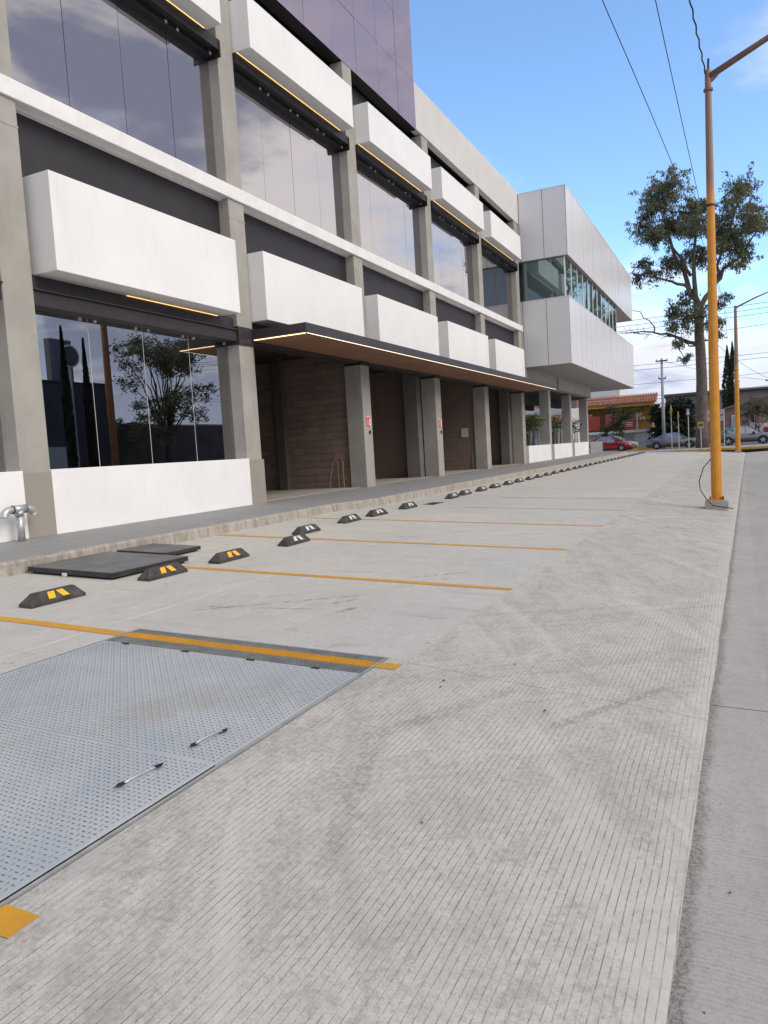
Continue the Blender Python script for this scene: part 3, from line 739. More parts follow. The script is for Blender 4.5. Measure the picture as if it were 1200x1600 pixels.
# beam at first floor level runs past all bays
P_('floor_beam', (1.6, 9.455, 7.03), (36.3, 9.865, 7.305), BAND, bevel=.015)
P_('beam_soffit_groove', (1.6, 9.66, 7.0), (36.28, 9.755, 7.035), BAND)
make('steel_collar', B((CR[2]-CW-.02, D-.03, 4.01), (CR[2]+.03, 9.9, 4.39)), PURP, bld, bevel=.006)
for xr in CR[3:]: make('steel_shoe', B((xr-CW-.01, D-.012, 4.03), (xr+.01, 10.0, 4.14)), BLACK, bld)
# canopy
cn = make('canopy', MB().box((13.50, 8.10, 4.14), (36.85, 8.16, 4.36)).box((13.50, 8.16, 4.14), (13.56, 9.5, 4.36)).box((36.79, 8.16, 4.14), (36.85, 9.5, 4.36)).box((13.56, 8.16, 4.30), (36.79, 9.5, 4.352)), PURP, bld, bevel=.004)
n_s = 10
for k in range(n_s):
    a = 13.58 + (36.77-13.58)*k/n_s; b_ = 13.58 + (36.77-13.58)*(k+1)/n_s
    make('soffit_board', B((a+.004, 8.19, 4.145), (b_-.004, 9.52, 4.165)), SOFFIT, cn)
make('light_strip', B((13.52, 8.094, 4.136), (36.83, 8.106, 4.146)), LEDC, cn)
make('light_strip', B((13.486, 8.12, 4.128), (13.504, 9.42, 4.146)), mat('led_warm_canopy', (1, .85, .5), .5, emit=((1.0, .68, .30), 1.5)), cn)
# interior of the ground floor
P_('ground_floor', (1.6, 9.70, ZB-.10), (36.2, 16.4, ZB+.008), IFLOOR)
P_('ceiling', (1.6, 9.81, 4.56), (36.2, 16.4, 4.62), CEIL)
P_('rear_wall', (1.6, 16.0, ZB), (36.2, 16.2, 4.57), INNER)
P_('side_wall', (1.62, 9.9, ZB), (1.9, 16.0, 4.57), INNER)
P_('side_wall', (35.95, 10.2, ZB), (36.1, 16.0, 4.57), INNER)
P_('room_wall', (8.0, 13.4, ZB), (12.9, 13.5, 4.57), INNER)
BM = B((-.03, -.1965, 0), (.03, .1965, .193)).mesh('block', bevel=.004, seg=1); BM.materials.append(BLOCK)
BH = B((-.03, -.0965, 0), (.03, .0965, .193)).mesh('block', bevel=.004, seg=1); BH.materials.append(BLOCK)
rb_ = random.Random(11)
def partition(xw, y0, y1, singles):
    core = P_('partition_wall', (xw+.046, y0, ZB), (xw+.20, y1, 4.56), MORT)
    rest = MB(); r = 0; z = ZB+.012
    while z < 4.40:
        y = y0 + (.0 if r % 2 else -.2); 
        while y < y1-.05:
            a = max(y, y0); e = min(y+.4, y1)
            dxr = rb_.uniform(-.008, .006)
            if singles and e-a > .39: link('block', BM, (xw+.03+dxr, (a+e)/2, z), core)
            elif singles and e-a > .19 and e-a < .21: link('block', BH, (xw+.03+dxr, (a+e)/2, z), core)
            elif e-a > .06: rest.box((xw+dxr, a+.0035, z), (xw+.06+dxr, e-.0035, z+.193))
            y += .4
        z += .2; r += 1
    if rest.f:
        o = make('block_work', rest, BLOCK, core); o['kind'] = 'stuff'
    return core
partition(13.16, 10.02, 13.4, False)
partition(18.70, 10.02, 15.9, True)
partition(24.30, 10.02, 13.2, False)
partition(29.85, 10.02, 13.6, False)
partition(35.55, 10.02, 13.6, False)
PIER = mat('pier_concrete', (0.15, 0.143, 0.135), 0.8, var=.2, vscale=1.5, bump=.3, bscale=20, stain=.4)
P_('pier', (18.52, 12.10, ZB), (18.72, 12.40, 4.56), INNER, bevel=.01)
P_('pier', (23.85, 10.06, ZB), (24.26, 10.56, 4.56), PIER, bevel=.01)
P_('pier', (35.1, 10.06, ZB), (35.5, 10.50, 4.56), PIER, bevel=.01)
P_('conduit', (29.80, 10.15, ZB), (29.83, 10.18, 1.3), STEEL)
P_('notice_sheet', (29.822, 10.32, 2.0), (29.838, 10.62, 2.38), mat('paper', (.55, .55, .52), .8), label='pale sheet fixed to the block wall')
make('conduit', MB().tube([(18.62, 10.42, ZB), (18.62, 10.42, 1.35), (18.62, 10.5, 1.43), (18.62, 10.58, 1.36), (18.62, 10.75, ZB)], .008, 6), mat('orange_conduit', (.42, .27, .15), .6), bld)
make('post', B((18.60, 10.24, ZB), (18.62, 10.262, 1.42)), mat('raw_timber', (.34, .25, .16), .8), bld)
# curtain-wall tower of violet mirror glass, and the plain parapet beyond it
TB = 12.17; TX1 = 23.76; PW = 1.412; PH = 1.55
tw = P_('tower_core', (1.6, 9.54, 12.165), (TX1-.01, 22, TB+PH*4), BLACK)
TPM = B((-PW/2+.005, 0, .004), (PW/2-.005, .03, PH-.004)).mesh('glass_panel'); TPM.materials.append(GTOW)
for c in range(11):
    for r in range(4):
        o = link('glass_panel', TPM, (TX1-PW*(c+.5), 9.50, TB+PH*r), tw)
        o.rotation_euler = (random.uniform(-.003, .003), 0, random.uniform(-.003, .003))
P_('tower_side', (TX1-.008, 9.51, TB), (TX1+.004, 22, TB+PH*4), mat('tower_side_panel', (.12, .11, .14), .4))
P_('parapet', (TX1+.006, 9.50, 12.20), (36.42, 9.74, 13.72), PARA, bevel=.015)
P_('parapet_core', (TX1+.01, 9.93, 12.0), (36.3, 10.1, 13.6), BLACK)
P_('parapet_lip', (TX1+.01, 9.74, 12.3), (36.2, 9.93, 12.36), BLACK)
P_('parapet_return', (36.2, 9.745, 12.2), (36.41, 22, 13.70), PARA)
# extinguisher signs on two columns
RED = mat('sign_red', (0.55, 0.02, 0.025), .45); SWHITE = mat('sign_white', (.8, .8, .78), .5)
for i, cx, lab in ((3, 18.90, 'red extinguisher sign with white symbols on the first column under the canopy'), (4, 24.50, 'red extinguisher sign with white symbols on the second column under the canopy')):
    r = empty('extinguisher_sign', (cx, D, 2.30)); x0 = cx-.15
    make('sign_plate', B((x0-.015, 9.488, 2.285), (x0+.315, 9.492, 2.615)), SWHITE, r)
    make('sign_face', B((x0, 9.484, 2.30), (x0+.30, 9.488, 2.60)), RED, r)
    sy = MB().box((x0+.02, 9.480, 2.565), (x0+.16, 9.484, 2.585)).box((x0+.075, 9.480, 2.37), (x0+.105, 9.484, 2.52)).box((x0+.19, 9.480, 2.33), (x0+.26, 9.484, 2.53)).box((x0+.205, 9.480, 2.53), (x0+.245, 9.484, 2.575)).box((x0+.25, 9.480, 2.54), (x0+.285, 9.484, 2.555))
    sy.add([(x0+.06, 9.482, 2.38), (x0+.12, 9.482, 2.38), (x0+.09, 9.482, 2.33)], [(0,1,2)])
    make('symbol', sy, SWHITE, r)
    make('hook', B((x0+.14, 9.44, 2.10), (x0+.16, 9.485, 2.20)), BLACK, r)
    tag(r, lab, 'sign', 'extinguisher signs on the columns')
# galvanised standpipe
sp = empty('standpipe', (7.19, 9.25, .60))
def elbow(s, sg):
    c = Vector((7.19, 9.25, 1.06))
    pts = [c+Vector((sg*.05,0,0)), c+Vector((sg*.13,0,0)), c+Vector((sg*.19,0,-.012)), c+Vector((sg*.23,0,-.045)), c+Vector((sg*.245,0,-.09)), c+Vector((sg*.245,0,-.105))]
    s.tube(pts, [.052,.052,.056,.058,.058,.062], 12); return s
make('upright', MB().tube([(7.19,9.25,.59),(7.19,9.25,.98)], .052, 14), STEEL, sp, smooth=True)
make('tee', MB().tube([(7.19,9.25,.965),(7.19,9.25,1.04)], .062, 14).tube([(7.09,9.25,1.06),(7.29,9.25,1.06)], .062, 14), STEEL, sp, smooth=True)
for sg in (-1, 1):
    e_ = make('elbow', elbow(MB(), sg), STEEL, sp, smooth=True)
    make('gasket', MB().tube([(7.19+sg*.10,9.25,1.06),(7.19+sg*.108,9.25,1.06)], .0635, 14), BLACK, e_)
tag(sp, 'galvanised tee shaped standpipe with two down turned elbows beside the white wall', 'pipe')

# ------------------------------------------------------------------ panel-clad wing
wing = empty('panel_clad_wing', (46, 9, ZB))
tag(wing, 'pale aluminium panel clad wing with a ribbon window, raised on columns', 'building')
WX0, WX1, WY, WT, G0, G1, WB = 36.45, 60.0, 7.2, 13.62, 8.48, 10.42, 5.32
def wp(name, a, b, m, parent=wing, bevel=0): return make(name, B(a, b), m, parent, bevel=bevel)
up_core = wp('upper_band', (WX0+.03, WY+.03, G1+.01), (WX1-.03, 18, WT-.01), ACPSEAM)
lo_core = wp('lower_band', (WX0+.03, WY+.03, WB+.01), (WX1-.03, 18, G0-.01), ACPSEAM)
NPN = 17; pw = (WX1-WX0)/NPN
for core, z0, z1 in ((up_core, G1, WT), (lo_core, WB, G0)):
    me = B((-pw/2+.012, 0, 0), (pw/2-.012, .028, z1-z0)).mesh('cladding_panel'); me.materials.append(ACP)
    for k in range(NPN):
        o = link('cladding_panel', me, (WX0+pw*(k+.5), WY+random.uniform(-.002, .002), z0), core); o.rotation_euler = (random.uniform(-.002, .002), 0, random.uniform(-.004, .004))
    ym = [WY+.03, 8.32, 9.49, 12.3, 15.1, 18]
    for a, b in zip(ym, ym[1:]):
        make('cladding_panel', B((WX0, a+.012, z0), (WX0+.028, b-.012, z1)), ACP, core)
    make('coping', B((WX0-.01, WY-.01, z1), (WX1, 18, z1+.03)), ACP, core)
wp('band_soffit', (WX0+.02, WY+.02, G1-.02), (WX1-.02, 17.9, G1+.009), mat('soffit_brown', (.33, .285, .26), .7, var=.1, vscale=1))
wp('wing_soffit', (WX0+.02, WY+.02, WB-.02), (WX1-.02, 17.9, WB+.009), SOFG)
rw = wp('ribbon_backing', (WX0+.6, WY+.8, G0), (WX1-7.5, 17.5, G1), mat('ribbon_interior', (.16, .20, .20), .8))
gl0 = 36.62; npn = 11; gw = (52.9-gl0)/npn
for k in range(npn):
    pane_obj('pane', gw-.006, G1-G0-.02, (gl0+gw*(k+.5), WY+.2, G0), GWING, rw, .004)
    make('mullion', B((gl0+gw*k-.03, WY+.175, G0), (gl0+gw*k+.03, WY+.23, G1-.02)), SWHITE, rw)
make('pane', B((gl0-.005, WY+.215, G0), (gl0+.01, 9.47, G1-.02)), GWING, rw)
wp('ribbon_end_wall', (52.9, WY+.2, G0), (53.05, 9.5, G1-.02), ACP)
wp('beige_wall', (36.45, 9.46, 4.60), (43.3, 9.75, 5.30), BEIGE); wp('beige_wall', (43.75, 9.46, 4.60), (54.1, 9.75, 5.30), BEIGE)
wp('wall_recess', (43.3, 9.56, 4.60), (43.75, 9.75, 5.30), PIER)
wp('edge_beam', (36.45, 9.44, 4.52), (54.1, 9.8, 4.60), mat('edge_beam_grey', (.26, .26, .27), .7))
wp('passage_ceiling', (36.2, 9.8, 4.45), (54.1, 16, 4.52), CEIL)
for yy in (11.5, 13.5): wp('cross_beam', (36.2, yy, 3.95), (54.0, yy+.3, 4.45), CEIL)
for xr in (41.70, 47.40, 53.00):
    wp('column', (xr-.5, D, ZB-.02), (xr, 10.02, 4.45), COLM, bevel=.012)
wp('far_beam', (54.1, 12.0, 4.55), (60.0, 12.3, 5.29), mat('far_beam_dark', (.10, .09, .08), .8))
wp('far_ledge', (54.1, 11.6, 4.15), (60.0, 11.9, 4.75), mat('far_ledge_grey', (.27, .27, .30), .6))
for x0, x1 in ((52.9, 58.2),):
    pass
gatep = empty('metal_fence', (55.8, 9.5, ZB)); tag(gatep, 'low grey ribbed metal fence at the far end of the sidewalk', 'fence')
for k in range(14): make('fence_rib', B((53.4+k*.365, 9.48, ZB), (53.4+k*.365+.33, 9.52+.02*(k % 2), 1.44)), mat('fence_grey', (.30, .305, .305), .55, var=.1), gatep)
for k, (x0, x1) in enumerate(((36.35, 41.2), (42.0, 46.9), (47.8, 52.5))):
    r = empty('planter', ((x0+x1)/2, 9.5, ZB))
    make('planter_wall', MB().box((x0, 9.45, ZB-.01), (x1, 9.60, 1.46)).box((x0, 9.60, ZB-.01), (x0+.12, 10.5, 1.459)).box((x1-.12, 9.60, ZB-.01), (x1, 10.5, 1.459)).box((x0+.12, 10.38, ZB), (x1-.12, 10.5, 1.459)), WHITE, r, bevel=.01)
    make('soil', B((x0+.1, 9.58, 1.2), (x1-.1, 10.4, 1.40)), mat('soil', (.05, .04, .03), .95), r)
    tag(r, 'low white planter wall, %s of three under the panel clad wing' % ('nearest', 'middle', 'farthest')[k], 'planter', 'white planters under the wing')

# ------------------------------------------------------------------ vegetation
def leaf_mat(name, c1, c2):
    mt, n, b = custom(name)
    p = n.pos(); f = n.noise(p, 1.1, 4, .6); g_ = n.noise(p, 13, 2, .5)
    col = n.mix(n.ramp(f, .3, .7), c1, c2); col = n.mix(n.m('MULTIPLY', n.ramp(g_, .4, .7), .5), col, tuple(c*.5 for c in c1))
    n.put(b.inputs['Base Color'], col); b.inputs['Roughness'].default_value = .6
    b.inputs['Subsurface Weight'].default_value = 0.0
    t = n.node('ShaderNodeBsdfTranslucent'); n.put(t.inputs['Color'], col)
    mx = n.node('ShaderNodeMixShader'); mx.inputs[0].default_value = .25
    out = [x for x in mt.node_tree.nodes if x.type == 'OUTPUT_MATERIAL'][0]
    mt.node_tree.links.new(b.outputs[0], mx.inputs[1]); mt.node_tree.links.new(t.outputs[0], mx.inputs[2]); mt.node_tree.links.new(mx.outputs[0], out.inputs[0])
    return mt
EUC = leaf_mat('eucalyptus_leaf', (0.10, 0.115, 0.06), (0.205, 0.19, 0.09))
GRN = leaf_mat('green_leaf', (0.045, 0.075, 0.022), (0.085, 0.115, 0.035))
DKG = leaf_mat('dark_leaf', (0.018, 0.030, 0.013), (0.035, 0.052, 0.02))
OLV = leaf_mat('olive_leaf', (0.085, 0.09, 0.045), (0.13, 0.13, 0.07))
BARK = mat('bark', (0.125, 0.095, 0.078), .9, var=.4, vscale=3, bump=.6, bscale=9)
DBARK = mat('dark_bark', (0.075, 0.058, 0.05), .9, var=.3, vscale=5)
def leaves(mb, c, r, n, size, rng, squash=.85, droop=.5):
    subs = []
    for k in range(max(5, int(9*r+5))):
        d = Vector((rng.gauss(0,1), rng.gauss(0,1), rng.gauss(0,1))).normalized()*r*rng.random()**.45
        d.z *= squash; subs.append((Vector(c)+d, (.18+.22*r)*rng.uniform(.55, 1.1)))
    for k in range(n):
        sc, sr = rng.choice(subs)
        p = sc + Vector((rng.gauss(0,1), rng.gauss(0,1), rng.gauss(0,.8)))*sr*.55
        ax = Vector((rng.gauss(0,1), rng.gauss(0,1), rng.gauss(0,.6)-droop)).normalized()
        sd_ = ax.cross(Vector((rng.gauss(0,1), rng.gauss(0,1), rng.gauss(0,1)))).normalized()
        L = size*rng.uniform(.6, 1.3); w_ = L*.19
        mb.add([p-ax*L*.5, p+sd_*w_, p+ax*L*.5, p-sd_*w_], [(0,1,2,3)])
def limb(mb, pts, r0, r1, n=7, jit=0.0, rng=random, sub=3):
    out = []; P = [Vector(p) for p in pts]
    for i in range(len(P)-1):
        for k in range(sub):
            t = k/sub; p = P[i].lerp(P[i+1], t)
            if (i or k): p += Vector((rng.uniform(-1,1), rng.uniform(-1,1), rng.uniform(-1,1)))*jit
            out.append(p)
    out.append(P[-1]); m = len(out)
    mb.tube(out, [r0+(r1-r0)*(i/(m-1))**.8 for i in range(m)], n)
    return out
def sprays(mb, tb, c, r, ntw, size, rng, per=26):
    c = Vector(c)
    for k in range(ntw):
        d = Vector((rng.gauss(0,1), rng.gauss(0,1), rng.gauss(.1,.75))).normalized()
        p = c + Vector((rng.gauss(0,1), rng.gauss(0,1), rng.gauss(0,.8)))*r*.33; L = r*rng.uniform(.35, .8)
        pts = [p, p+d*L*.5+Vector((0,0,.03)), p+d*L+Vector((0,0,-.12*L))]
        tb.tube(pts, [.014, .009, .005], 3, False)
        for i in range(int(per*(.5+L))):
            t = rng.random()**.7; q_ = (pts[0].lerp(pts[1], t*2) if t < .5 else pts[1].lerp(pts[2], t*2-1)) + Vector((rng.gauss(0,1), rng.gauss(0,1), rng.gauss(-.4,.8)))*.13
            ax = Vector((rng.gauss(0,.7), rng.gauss(0,.7), rng.gauss(-.9,.5))).normalized()
            sd_ = ax.cross(Vector((rng.gauss(0,1), rng.gauss(0,1), rng.gauss(0,1)))).normalized(); l_ = size*rng.uniform(.6, 1.3); w_ = l_*.17
            mb.add([q_-ax*l_*.5, q_+sd_*w_, q_+ax*l_*.5, q_-sd_*w_], [(0,1,2,3)])
# the big eucalyptus at the corner
rg = random.Random(21); TX = 68.0
tr = empty('eucalyptus_tree', (TX, 2.85, .35)); tag(tr, 'tall eucalyptus tree with open crown standing behind the near lamp post', 'tree')
tk = MB()
main = limb(tk, [(TX, 2.86, .2), (TX, 2.82, 4.6), (TX+.1, 2.86, 8.7), (TX, 2.93, 12.0)], .54, .36, 10, .05, rg)
br = []
def lb(pts, r0, r1, jit=.12): 
    o = limb(tk, [(TX+a, b, c) for a, b, c in pts], r0, r1, 7, jit, rg); br.extend(o); return o
lb([(0,2.93,11.9), (.3,3.5,13.6), (.8,4.4,16.0), (1.2,5.3,19.0), (1.2,5.5,21.2)], .30, .05)
lb([(0,3.2,12.8), (-.6,3.9,13.9), (-1.2,5.35,14.4), (-1.6,7.9,15.3)], .20, .04)
lb([(0,2.93,11.9), (-.4,3.2,15.0), (-.8,3.0,18.0), (-.6,2.8,20.4)], .24, .05)
lb([(0,2.9,12.0), (.5,2.06,13.1), (.7,.92,14.9), (1.0,-.52,16.0), (.8,-1.6,17.6)], .26, .05)
lb([(.6,1.4,14.2), (1.0,1.33,16.0), (1.1,.2,19.0), (1.0,-.3,20.4)], .16, .04)
lb([(-.2,3.4,14.6), (-1.2,4.4,16.6), (-1.8,5.9,18.2), (-1.9,7.0,19.3)], .14, .03)
lb([(0,2.9,9.0), (-.3,4.9,9.8), (-.5,6.5,10.4), (-.6,9.2,10.6)], .17, .03)
lb([(-.4,6.4,10.4), (-.5,6.4,10.95), (-.7,7.4,12.1), (-.8,8.6,12.6)], .07, .02)
lb([(-.2,4.7,9.7), (-.2,4.6,9.0), (-.1,4.2,8.0), (-.1,4.1,7.3)], .06, .015)
lb([(0,2.9,8.8), (.1,3.6,9.0), (.2,4.4,9.3)], .10, .03)
lb([(0,2.9,10.5), (-.6,4.0,11.5), (-.8,4.8,12.2)], .10, .03)
lb([(0,2.8,10.2), (.3,1.8,11.2), (.4,1.2,12.2)], .09, .03)
for k in range(16):
    t = rg.random(); b0 = Vector((TX-.3-.3*t, 4.9+4.0*t, 9.8+.8*t)); lb_ = [b0-Vector((TX,0,0)), b0-Vector((TX,0,0))+Vector((rg.uniform(-.8,.8), rg.uniform(.1,1.3), rg.uniform(-.7,.9)))]
    limb(tk, [(TX+v.x, v.y, v.z) for v in lb_], .028, .010, 4, .10, rg)
CL = [(5.4,21.3,2.0),(6.4,21.0,1.4),(4.6,21.7,.8),(7.0,19.3,1.4),(4.4,19.4,1.8),(2.8,20.4,1.4),(3.1,18.0,1.7),(5.8,18.1,1.4),(5.0,15.7,1.4),(7.3,16.3,.8),(6.3,15.0,.9),(7.7,15.2,.6),(2.9,16.3,1.5),(-.3,20.4,1.5),(-1.2,19.6,.9),(.5,20.0,.9),(.8,18.8,1.4),(.4,17.2,1.7),(1.3,17.9,1.1),(-.9,17.7,1.4),(-1.7,17.9,1.1),(-.8,16.1,1.1),(.3,14.8,.8),(1.0,16.2,.9),(4.8,12.1,1.1),(3.9,12.6,.8),(3.2,11.3,1.5),(1.2,12.2,.8),(1.5,10.6,.9),(1.5,9.6,.5),(4.4,9.1,.5),(4.1,8.0,.45),(5.0,10.8,.7),(2.1,20.2,.9)]
lv = MB()
for (cy, cz, r) in CL:
    cx = TX + rg.uniform(-1.9, 1.9)*(.5+.4*r)
    n_ = min(br, key=lambda p: (p-Vector((cx, cy, cz))).length)
    limb(tk, [n_, Vector((cx, cy, cz))*.6+n_*.4+Vector((0,0,.15)), (cx, cy, cz)], .05, .015, 4, .05, rg)
    sprays(lv, tk, (cx, cy, cz), r, int(15*r*r+7), .25, rg)
    sprays(lv, tk, (cx+rg.uniform(-1.6,1.6), cy+rg.uniform(-.7,.7)*r, cz+rg.uniform(-.6,.6)*r), r*.8, int(6*r*r+4), .25, rg)
make('trunk', tk, BARK, tr, origin=(TX, 2.85, .2), smooth=True); make('crown', lv, EUC, tr, origin=(TX, 2.85, 12), raw=True)

def bush_tree(name, base, trunk_h, clumps, lm, label, cat='tree', n=300, size=.22, tr_r=.10, seed=1, group=None, bark=DBARK):
    rg_ = random.Random(seed); r = empty(name, base); t = MB(); l = MB(); b = Vector(base)
    topp = b+Vector((0,0,trunk_h)); limb(t, [b-Vector((0,0,.1)), topp], tr_r, tr_r*.7, 7, .04, rg_)
    for (x, y, z, rr) in clumps:
        c = b+Vector((x, y, z)); limb(t, [topp-Vector((0,0,trunk_h*.2)), topp.lerp(c,.55)+Vector((0,0,.2)), c], tr_r*.28, .012, 5, .10, rg_)
        leaves(l, c, rr, int(n*rr*rr)+40, size, rg_, .85, .15)
    make('trunk', t, bark, r, smooth=True); make('crown', l, lm, r, raw=True)
    return tag(r, label, cat, group)
rc = random.Random(4)
def blob(n, rx, ry, z0, z1, r0, r1, rng): return [(rng.uniform(-rx, rx), rng.uniform(-ry, ry), rng.uniform(z0, z1), rng.uniform(r0, r1)) for _ in range(n)]
bush_tree('street_tree', (79.2, 11.3, .4), 1.5, [(0,.1,2.4,.8),(0,-.6,3.6,.9),(.2,.4,3.9,.8),(-.2,-1.3,3.2,.7),(0,.9,2.3,.8),(.1,1.2,1.7,.5),(0,-.3,2.8,.8),(0,-1.6,3.9,.5),(0,-.2,1.7,.5)], GRN, 'small leafy green tree in front of the yellow shop', n=850, size=.2, seed=5)
bush_tree('street_tree', (84, -1.7, .4), 1.6, [(0,.3,3.0,1.0),(0,-.8,3.4,1.1),(.3,.9,2.6,.8),(-.3,-1.5,2.7,1.0),(0,0,3.9,.9),(0,1.0,3.3,.8),(0,-2.2,3.3,1.0)], OLV, 'small olive green tree behind the grey sport utility car', n=600, size=.2, seed=6)
bush_tree('ivy_hedge', (81, 6.1, .4), 2.2, [(rc.uniform(-.5,.5), rc.uniform(-1.7,1.7), rc.uniform(.8,4.3), rc.uniform(.6,.95)) for _ in range(34)], DKG, 'tall dark hedge between the yellow shop and the eucalyptus trunk', 'hedge', n=900, size=.30, seed=8)
def cypress(base, h, r, label, seed, twin=True):
    rg_ = random.Random(seed); e = empty('cypress_tree', base); l = MB(); t = MB(); b = Vector(base)
    limb(t, [b, b+Vector((0,0,h*.9))], r*.25, .03, 6, .02, rg_)
    spires = ((-.28*r, 1.0), (.35*r, .97)) if twin else ((0, 1.0),)
    for oy, k in spires:
        for i in range(2600):
            u = rg_.random(); z = h*k*u; rad = r*.85*min(1, (1-u)*2.4+.02)*(.9 if u > .1 else .7)
            a = rg_.uniform(0, 2*math.pi); rr = rad*rg_.uniform(.55, 1)
            p = b+Vector((math.cos(a)*rr, oy+math.sin(a)*rr, z)); L = .28
            ax = Vector((math.cos(a)*.25, math.sin(a)*.25, 1)).normalized(); s_ = ax.cross(Vector((rg_.gauss(0,1), rg_.gauss(0,1), 0))).normalized()
            l.add([p-ax*L*.5, p+s_*.07, p+ax*L*.6, p-s_*.07], [(0,1,2,3)])
    make('trunk', t, DBARK, e); make('crown', l, DKG, e, raw=True)
    return tag(e, label, 'tree')
cypress((90, .80, .3), 10.9, .82, 'dark twin topped cypress between the two lamp posts', 9)
# canes in the planters
CANE = mat('cane', (0.075, 0.055, 0.04), .7)
for k, (x, y, lab) in enumerate(((37.6, 9.9, 'near'), (39.4, 10.0, 'near'), (43.4, 9.9, 'middle'), (45.2, 10.0, 'middle'), (49.0, 9.9, 'far'), (51.0, 10.0, 'far'))):
    rg_ = random.Random(30+k); e = empty('cane_plant', (x, y, 1.38)); st = MB(); lf = MB()
    for i in range(9):
        bx, by = x+rg_.uniform(-.8,.8), y+rg_.uniform(-.2,.2); hh = rg_.uniform(1.1, 1.75)
        top = Vector((bx+rg_.uniform(-.2,.2), by+rg_.uniform(-.15,.15), 1.38+hh)); limb(st, [(bx,by,1.36), top], .022, .010, 5, .02, rg_)
        leaves(lf, top-Vector((0,0,.12)), .34, 70 if k < 2 else 26, .16, rg_, .9, .2)
    make('stem', st, CANE, e); make('foliage', lf, GRN, e, raw=True)
    tag(e, ('leafy' if k < 2 else 'sparse')+' cane plant in the %s white planter, at its %s end' % (lab, ('left', 'right')[k % 2]), 'plant', 'cane plants in the white planters')

# ------------------------------------------------------------------ lamp posts
def pole_mat():
    mt, n, b = custom('lamp_post_paint')
    p = n.pos(); o_ = n.obj(); z = n.xyz(o_)[2]
    f = n.noise(p, 5, 6, .7); g_ = n.noise(n.vm('MULTIPLY', p, (20, 20, 2)), 1, 4, .6)
    col = n.mix(n.ramp(f, .35, .7), (0.60, 0.255, 0.016), (0.50, 0.21, 0.02))
    col = n.mix(n.m('MULTIPLY', n.ramp(g_, .62, .75), .55), col, (0.14, 0.07, 0.03))
    old = n.ramp(n.m('ADD', z, n.m('MULTIPLY', g_, .6)), 6.2, 6.75)
    col = n.mix(old, col, n.mix(n.ramp(f, .3, .7), (0.27, 0.14, 0.08), (0.24, 0.15, 0.12)))
    n.put(b.inputs['Base Color'], col); b.inputs['Roughness'].default_value = .45
    n.put(b.inputs['Normal'], n.bump(f, .15, .005))
    return mt
POLE = pole_mat()
OLDP = mat('old_arm_paint', (0.20, 0.115, 0.085), .55, var=.25, vscale=6)
def lamp_post(x, y, zb, h, arm, label, cable=False, flip=-1, wbase=.098, mt=POLE):
    e = empty('lamp_post', (x, y, zb))
    make('footing', B((x-.21, y-.21, zb-.12), (x+.21, y+.21, zb+.11)), mat('footing_concrete', (.34, .32, .29), .9, var=.25, vscale=6, bump=.5, bscale=25), e, bevel=.015)
    zf = zb+.11
    make('base_plate', B((x-.15, y-.15, zf), (x+.15, y+.15, zf+.022)), mt, e, bevel=.003, )
    gs = MB()
    for a in range(4):
        c, s_ = math.cos(a*math.pi/2+math.pi/4), math.sin(a*math.pi/2+math.pi/4)
        gs.bar((x+c*.10, y+s_*.10, zf+.05), (x+c*.165, y+s_*.165, zf+.03), .012, .07)
    make('gusset', gs, mt, e)
    for a in range(4):
        c, s_ = math.cos(a*math.pi/2), math.sin(a*math.pi/2)
        make('anchor_bolt', MB().tube([(x+(1 if a in (0,3) else -1)*.115, y+(1 if a < 2 else -1)*.115, zf+.02), (x+(1 if a in (0,3) else -1)*.115, y+(1 if a < 2 else -1)*.115, zf+.07)], .014, 6), BLACK, e)
    sh = MB().tube([(x, y, zf+.02), (x, y, zf+2.6), (x-.005, y-.01, h*.55), (x-.01, y-.02, h)], [wbase, wbase*.93, wbase*.82, wbase*.56], 12)
    make('shaft', sh, mt, e, origin=(x, y, 0), smooth=False)
    ax, ay, az = arm
    top = Vector((x-.01, y-.02, h-.12))
    tip = top+Vector((0, flip*ay, az))
    make('arm', MB().tube([top+Vector((0,flip*.03,0)), top.lerp(tip,.5)+Vector((0,0,.05)), tip], [.062, .05, .04], 10), OLDP if mt is POLE else mt, e, smooth=True)
    make('arm_bracket', MB().bar(top+Vector((0,0,-.09)), top+Vector((0,flip*.14,.02)), .06, .10).tube([top+Vector((0,0,-.26)), top+Vector((0,0,-.22))], .085, 12), OLDP, e)
    hd_ = MB(); hp = tip+Vector((0,flip*.3,.03)); hd_.box((hp.x-.13, hp.y-.32, hp.z-.06), (hp.x+.13, hp.y+.32, hp.z+.06))
    make('lamp_head', hd_, mat('lamp_head_grey', (.4, .4, .4), .5), e, bevel=.04)
    make('strap', MB().tube([(x-.004, y-.008, 5.86), (x-.004, y-.008, 5.90)], wbase*.86, 12), BLACK, e)
    return tag(e, label, 'lamp post', 'orange lamp posts along the road')
lp = lamp_post(15.95, .435, .115, 8.36, (0, 2.3, .85), 'near orange lamp post with a loose cable at its foot and faded arm')
cbl = MB().tube([(15.95,.52,1.05),(15.87,.66,.88),(15.80,.74,.62),(15.77,.72,.45),(15.70,.60,.25),(15.66,.50,.15),(15.64,.40,.128),(15.62,.22,.10),(15.60,.14,.085)], .009, 6)
make('loose_cable', cbl, BLACK, lp, smooth=True)
make('finial', MB().tube([(15.94,.41,8.34),(15.935,.40,8.56)], .02, 6), BLACK, lp)
lamp_post(58.7, .14, .12, 10.35, (0, 2.6, .95), 'farther orange lamp post at the street corner', wbase=.17)

